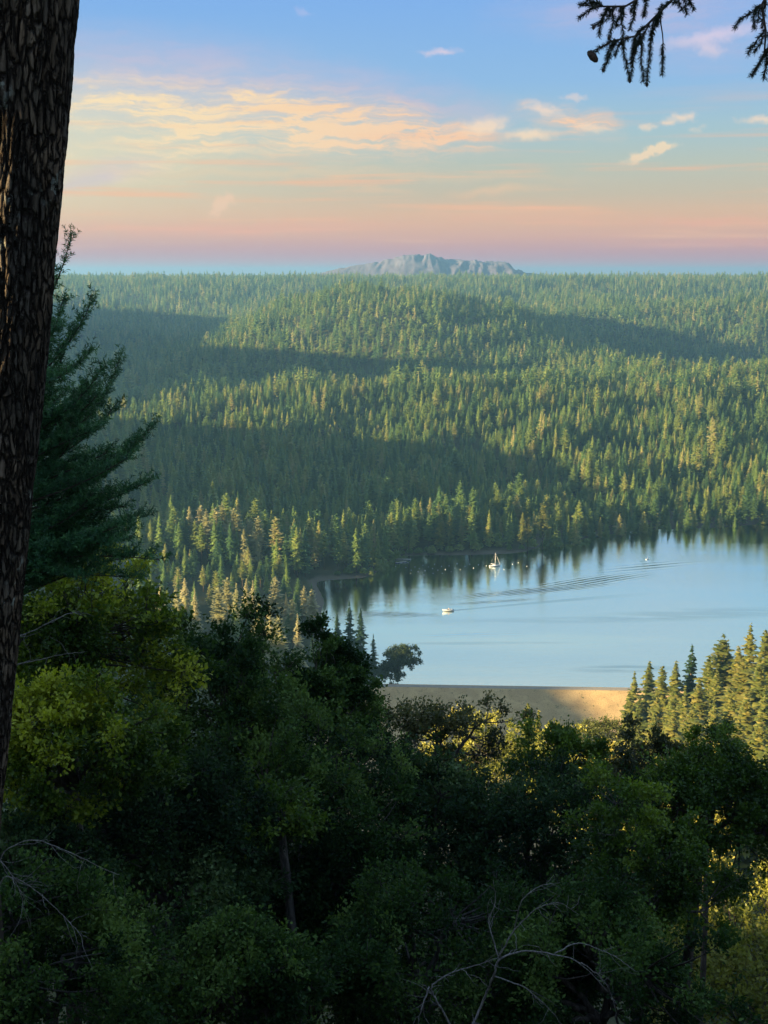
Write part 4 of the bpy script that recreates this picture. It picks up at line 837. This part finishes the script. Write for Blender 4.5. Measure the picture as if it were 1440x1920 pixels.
def fir_branch(parent, pts, wid, rs, name='branch', mat=None, sag=.0, up=.35, step=.075, sh=.10, r0=.02, nl=.026, hang=0.0, nw=.0035, dens=190, t0=.12):
    """a limb along pts with side twigs in two ranks, each carrying needle shoots"""
    pts = np.array(pts, float); seg = np.linalg.norm(np.diff(pts, axis=0), axis=1); cum = np.concatenate([[0], seg.cumsum()]); tot = cum[-1]
    f = lambda s: np.array([np.interp(s, cum, pts[:, c]) for c in range(3)])
    wood = MB(); n = 14; wood.tube([f(s) for s in np.linspace(0, tot, n)], np.linspace(r0, .004, n), 6)
    P0, D0, L0 = [], [], []; side = 1; s = tot * t0
    while s < tot:
        t = s / tot; c = f(s); d = unit(f(min(tot, s + .05)) - f(max(0, s - .05))); sdv = unit(np.cross(d, [0, 0, 1])) * side; side = -side
        bl = wid * (1.12 - t) ** .7 * min(1, .35 + t * 2.2) * rs.uniform(.7, 1.2)
        bd = unit(d * .75 + sdv * .7 + np.array([0, 0, up + rs.normal(0, .22) - hang]) + rs.normal(0, .12, 3))
        nn = max(2, int(bl / .045)); q = c.copy(); tw = [q.copy()]
        for m_ in range(nn):
            bd = unit(bd + np.array([0, 0, -.05 * hang * 4 + .02]) + rs.normal(0, .05, 3)); q = q + bd * bl / nn; tw.append(q.copy())
            for sg in (-1, 1):
                if rs.rand() < .78 and m_ < nn - 1:
                    sv_ = unit(np.cross(bd, [rs.normal(0, .3), rs.normal(0, .3), 1])) * sg; dd = unit(bd * .8 + sv_ * .65 + np.array([0, 0, rs.normal(.05, .2) - hang * .8]))
                    P0.append(q.copy()); D0.append(dd); L0.append(sh * rs.uniform(.6, 1.3) * (1.1 - m_ / nn * .5))
            P0.append(tw[-2]); D0.append(unit(tw[-1] - tw[-2])); L0.append(np.linalg.norm(tw[-1] - tw[-2]))
        P0.append(q.copy()); D0.append(bd); L0.append(sh * .9)
        wood.tube(tw, np.linspace(.005, .002, len(tw)), 3, False)
        s += step * rs.uniform(.7, 1.3)
    P0.append(f(tot * .97)); D0.append(unit(f(tot) - f(tot * .9))); L0.append(sh * 1.3)
    V, Q, tt = shoots(P0, D0, L0, rs, nl, nw, dens)
    b = wood.build(name, M_twig, parent); link('needles', mesh_np('needles', V, Q, tint=tt, mat=mat or M_nee), b); return b
Yf = 14.5
def rel(o, a, b, Y): p = at(a, b, Y); return np.array(p - o.location)
c = at(-70, 900, Yf); ft = empty('fir_tree', (c.x, c.y, gz(c.x, c.y) - .2), 'dark green fir half hidden behind the big trunk, branch tips sweeping up', 'fir')
H0 = c.z - ft.location.z
tk = MB(); tk.tube([(0, 0, -.4), (.03, 0, H0 * .5), (0, 0, H0 + 3.4)], [.17, .13, .02], 8); tk.build('trunk', M_twig, ft, True)
rs = np.random.RandomState(17)
LIMB = [((0, 760), (60, 640), (135, 440), .16), ((-10, 800), (90, 700), (172, 565), .34), ((-10, 820), (60, 720), (120, 555), .30), ((-10, 900), (130, 840), (224, 675), .36), ((-10, 880), (110, 790), (190, 690), .30), ((-10, 940), (130, 850), (215, 760), .34), ((-10, 980), (170, 900), (290, 795), .30), ((-10, 980), (150, 930), (255, 830), .36), ((-10, 1010), (150, 960), (282, 900), .34),
        ((-10, 1040), (130, 1010), (280, 965), .34), ((-10, 1055), (100, 1020), (190, 960), .34), ((-10, 1060), (150, 1040), (298, 1050), .30), ((0, 1000), (80, 900), (150, 800), .34), ((0, 900), (60, 800), (120, 660), .3), ((0, 1080), (120, 1030), (245, 1010), .34), ((-10, 1090), (120, 1075), (262, 1085), .3), ((-10, 1080), (80, 1070), (170, 1090), .3), ((-10, 1030), (90, 1010), (210, 1040), .34), ((-10, 860), (50, 720), (95, 610), .3)]
LIMB = [(a, b, c, w * 1.35) for a, b, c, w in LIMB]
for q in range(26):
    ty = rs.uniform(600, 1050); tx = np.interp(ty, [560, 680, 800, 900, 1060], [130, 190, 250, 262, 270]) * rs.uniform(.55, .95); LIMB.append(((-5, ty + rs.uniform(60, 170)), (tx * .5, ty + rs.uniform(30, 90)), (tx, ty), .42))
for j, (A_, B_, C_, wd) in enumerate(LIMB):
    dy = rs.uniform(-.9, .9); s = np.linspace(0, 1, 9)[:, None]
    a = rel(ft, A_[0], A_[1], Yf); a[0] = 0; a[1] = 0; b = rel(ft, B_[0], B_[1], Yf + dy * .5) ; c2 = rel(ft, C_[0], C_[1], Yf + dy)
    b = b + (b - (a + c2) / 2) * .6
    fir_branch(ft, a * (1 - s) ** 2 + 2 * s * (1 - s) * b + c2 * s ** 2, wd, rs, up=.4, step=.06, sh=.13, nl=.042, nw=.0095, dens=130)
for a in np.linspace(1.2, 5.6, 12):    # limbs on the far side and towards the left
    z = H0 + rs.uniform(-2.6, 1.2); s = np.linspace(0, 1, 7)[:, None]; L_ = rs.uniform(.8, 1.4); e = np.array([math.cos(a) * L_, math.sin(a) * L_, .35 * L_])
    fir_branch(ft, np.array([0, 0, z]) + s * e + np.array([0, 0, -.15]) * np.sin(s * 3.14), .3, rs, step=.11, dens=120)
# ------------------------------------------------------------------ overhanging fir at the top right
Yo = 7.2; c = at(1640, 100, Yo); gt = empty('fir_tree', (c.x + .4, c.y + .3, gz(c.x + .4, c.y + .3) - .2), 'fir whose drooping twigs hang into the picture at the top right corner', 'fir')
H1 = c.z - gt.location.z; tk = MB(); tk.tube([(0, 0, -.4), (0, 0, H1 * .6), (.05, 0, H1 + 3)], [.26, .2, .12], 10); tk.build('trunk', mt_bark, gt, True)
def relo(a, b, Y=Yo): return rel(gt, a, b, Y)
def hang_twig(parent, pts, r, rs, nl=.024, dens=1500, nw=.003, t0=.0, ang=.6):
    pts = np.array(pts, float); s = np.linspace(0, 1, 8); n = len(pts); P = np.stack([np.interp(s, np.linspace(0, 1, n), pts[:, c]) for c in range(3)], 1)
    P[1:-1] += rs.normal(0, .004, (6, 3)); mb = MB(); mb.tube(P, np.linspace(r, .002, 8), 4); b = mb.build('twig', M_twig, parent)
    k0 = int(t0 * 7); P0 = P[k0:-1]; D0 = [unit(P[i + 1] - P[i]) for i in range(k0, 7)]; L0 = [np.linalg.norm(P[i + 1] - P[i]) for i in range(k0, 7)]
    V, Q, tt = shoots(P0, D0, L0, rs, nl, nw, dens, ang); link('needles', mesh_np('needles', V, Q, tint=tt, mat=M_nee2), b)
rs = np.random.RandomState(23)
def limb(path, r0=.012):
    P = [relo(a, b, Yo + dy) for a, b, dy in path]; mb = MB(); mb.tube(P, np.linspace(r0, .003, len(P)), 6); return mb.build('branch', M_twig, gt)
l1 = limb([(1690, -330, .3), (1500, -160, .1), (1290, -30, 0), (1255, 5, 0), (1215, 45, 0), (1190, 68, 0), (1150, 76, 0), (1113, 95, 0)])
for pth in [[(1150, 76), (1112, 98)], [(1160, 76), (1145, 92), (1131, 130)], [(1167, 76), (1172, 110), (1181, 150)], [(1160, 75), (1148, 80), (1137, 108)], [(1190, 68), (1188, 100), (1183, 140)], [(1200, 60), (1192, 95), (1182, 120)], [(1205, 62), (1203, 100), (1205, 152)],
            [(1238, 25), (1240, 70), (1242, 105), (1242, 138)], [(1228, 35), (1222, 60), (1213, 157)], [(1218, 42), (1200, 80), (1187, 100)], [(1240, 20), (1226, 50), (1218, 75)], [(1212, 50), (1196, 60), (1188, 90)], [(1180, 70), (1160, 85), (1152, 105)], [(1256, 2), (1240, 12), (1232, 30)], [(1246, 14), (1236, 30), (1230, 48)]]:
    hang_twig(l1, [relo(a, b, Yo + rs.normal(0, .05)) for a, b in pth], .004, rs, t0=.55 if pth[0] == (1238, 25) else 0)
l2 = limb([(1690, -300, .1), (1450, -150, .2), (1230, -22, .05), (1190, 2, 0), (1172, 12, 0), (1120, 12, 0), (1088, 10, 0)])
for pth in [[(1120, 12), (1106, 18), (1084, 34)], [(1125, 12), (1100, 6), (1086, 10)], [(1130, 10), (1115, 3), (1100, 2)], [(1145, 13), (1135, 30), (1113, 50)], [(1150, 13), (1150, 35), (1142, 70)], [(1140, 12), (1130, 35), (1123, 68)], [(1165, 12), (1168, 40), (1166, 80)], [(1190, 2), (1186, 30), (1182, 55)], [(1172, 10), (1162, 25), (1157, 50)], [(1212, -10), (1211, 15), (1208, 30)], [(1155, 13), (1146, 22), (1138, 36)], [(1195, 0), (1188, 12), (1184, 22)]]:
    hang_twig(l2, [relo(a, b, Yo + .05 + rs.normal(0, .05)) for a, b in pth], .004, rs)
l3 = limb([(1690, -300, .1), (1500, -170, .2), (1330, -60, .1), (1270, -12, .1), (1262, 0, .1)])
for pth in [[(1270, -10), (1274, 5), (1278, 20)], [(1280, -12), (1284, 10), (1288, 27)], [(1290, -15), (1295, 5), (1300, 20)], [(1265, -5), (1267, 5), (1262, 6)], [(1300, -30), (1292, -5), (1291, 10)]]:
    hang_twig(l3, [relo(a, b, Yo + .1) for a, b in pth], .004, rs)
l4 = limb([(1690, -300, .1), (1560, -160, -.1), (1450, -30, -.1), (1428, 10, -.1), (1436, 60, -.1), (1433, 100, -.1), (1410, 140, -.1)])
for pth in [[(1425, 10), (1400, 28), (1377, 52)], [(1425, 8), (1412, 30), (1414, 55)], [(1436, 0), (1432, 30), (1428, 52)], [(1436, 55), (1420, 75), (1402, 102)], [(1436, 60), (1428, 80), (1416, 98)], [(1438, 95), (1428, 112), (1408, 142)], [(1440, 90), (1436, 120), (1434, 148)], [(1445, 40), (1450, 90), (1455, 140)], [(1440, 60), (1446, 90), (1440, 120)], [(1432, 8), (1424, 22), (1420, 40)], [(1455, 0), (1450, 40), (1447, 70)]]:
    hang_twig(l4, [relo(a, b, Yo - .1 + rs.normal(0, .04)) for a, b in pth], .005, rs, nl=.024)
p = relo(1112, 107); mb = MB(); d = unit(relo(1120, 118) - relo(1104, 100)); mb.tube([p + d * t for t in (-.042, -.03, 0, .025, .035)], [.006, .016, .022, .015, .004], 9); mb.build('cone', simple('cone scales', (.10, .06, .04), .8, var=.5, scale=90, bump=.8), l1, True)
for (a, b) in [(1113, 51), (1131, 131), (1142, 71), (1181, 151), (1213, 158), (1242, 100)]:
    mb = MB(); q = relo(a, b); mb.tube([q + np.array([0, 0, z]) for z in (.012, .005, -.006, -.014)], [.003, .009, .009, .002], 6); mb.build('bud', M_twig, gt, True)

# ------------------------------------------------------------------ bare branches
M_bare = barkmat('weathered bare wood', (.14, .13, .12), (.34, .32, .30), 30, .3, .004)
def bare(name, base, paths, lab, Y, r=.02, seed=1):
    rs = np.random.RandomState(seed); o = empty(name, base, lab, 'dead branch'); 
    for pth in paths:
        r0 = pth[0]; P = np.array([np.array(at(a, b, Y + rs.normal(0, .12)) - Vector(base)) for a, b in pth[1:]])
        n = len(P); s = np.linspace(0, n - 1, n * 6); Q = np.stack([np.interp(s, range(n), P[:, c]) for c in range(3)], 1)
        kk = np.ones(5) / 5; Qs = Q.copy()
        for c in range(3): Qs[2:-2, c] = np.convolve(Q[:, c], kk, 'valid')
        Qs[1:-1] += rs.normal(0, r * .25, (len(Qs) - 2, 3)); mb = MB(); mb.tube(Qs, np.linspace(r * r0, r * r0 * .25, len(Qs)), 6)
        for _ in range(int(len(P) * 2.2)):
            i = rs.randint(4, len(Qs) - 3); d = unit(unit(Qs[i + 1] - Qs[i - 1]) + rs.normal(0, .7, 3)); L_ = rs.uniform(.12, .5); T_ = [Qs[i]]
            for _s in range(5): d = unit(d + rs.normal(0, .28, 3)); T_.append(T_[-1] + d * L_ / 5)
            mb.tube(T_, np.linspace(r * r0 * .35, r * .1, 6), 4, False)
        mb.build('branch', M_bare, o)
    return o
c = at(860, 1990, 15.5)
bare('dead_tree', (c.x, c.y, gz(c.x, c.y) - .1), [(1.3, (860, 2100), (868, 1960), (905, 1880), (925, 1830), (935, 1795), (985, 1782), (1040, 1788), (1090, 1805), (1140, 1860)), (1.0, (868, 1960), (820, 1880), (805, 1850), (840, 1825), (900, 1808), (935, 1795)), (.8, (805, 1850), (790, 1890), (782, 1930)), (.7, (935, 1795), (965, 1740), (1010, 1700), (1050, 1690), (1085, 1715)),
      (.6, (965, 1740), (975, 1690), (1010, 1660), (1050, 1655)), (.6, (1040, 1788), (1085, 1765), (1150, 1790), (1190, 1820)), (.6, (935, 1795), (915, 1730), (930, 1690), (925, 1650)), (.6, (925, 1830), (985, 1850), (1040, 1900), (1060, 1940)), (.5, (1090, 1805), (1130, 1835), (1160, 1890))], 'leafless pale grey dead tree with curling branches at the bottom centre', 15.5, .016, 5)
c = at(20, 1700, 11)
bare('dead_branch', (c.x, c.y, gz(c.x, c.y) - .1), [(1, (-40, 2000), (-30, 1800), (-5, 1600), (60, 1570), (130, 1597), (200, 1632), (224, 1640)), (.9, (-30, 1800), (0, 1640), (40, 1650), (80, 1680), (120, 1718), (150, 1750), (170, 1762)), (.8, (-30, 1800), (-10, 1600), (15, 1630), (38, 1670), (48, 1715), (55, 1740))], 'long thin bare twigs arching out at the lower left beside the trunk', 11, .008, 6)
c = at(150, 1160, 19)
bare('dead_branch', (c.x - 1.2, c.y, gz(c.x - 1.2, c.y) - .1), [(1, (-60, 1700), (-50, 1300), (10, 1200), (52, 1188), (90, 1168), (128, 1150), (150, 1146)), (.7, (10, 1250), (60, 1240), (110, 1228), (160, 1222))], 'pale bare twig crossing the yellow-green oak at left', 19, .014, 8)

# ------------------------------------------------------------------ unseen conifers added at the left to shade the trunk and fir
for j, (x, y, s_, v) in enumerate(SHADE):
    conifer(x, y, s_, v, 'unseen conifer added left of the viewpoint to shade the trunk and fir', 'added shade conifers out of view')

# ------------------------------------------------------------------ haze
hm = bpy.data.materials.new('haze'); hm.use_nodes = True; k = NT(hm.node_tree)
pv = k.new('ShaderNodeVolumePrincipled', {'Color': HAZE_COL, 'Density': HAZE_D, 'Anisotropy': HAZE_G}); ou = k.new('ShaderNodeOutputMaterial'); k.l.new(pv.outputs[0], ou.inputs['Volume'])
hm.cycles.homogeneous_volume = True
lo = float(min(GZ.min(), -36)) - 1; hb = MB(); hb.box((0, 0, (lo + HAZE_TOP) / 2), (49000, 49000, HAZE_TOP - lo)); tag(hb.build('haze', hm), 'thin blue evening haze over the lake and hills', 'haze', None, 'stuff')
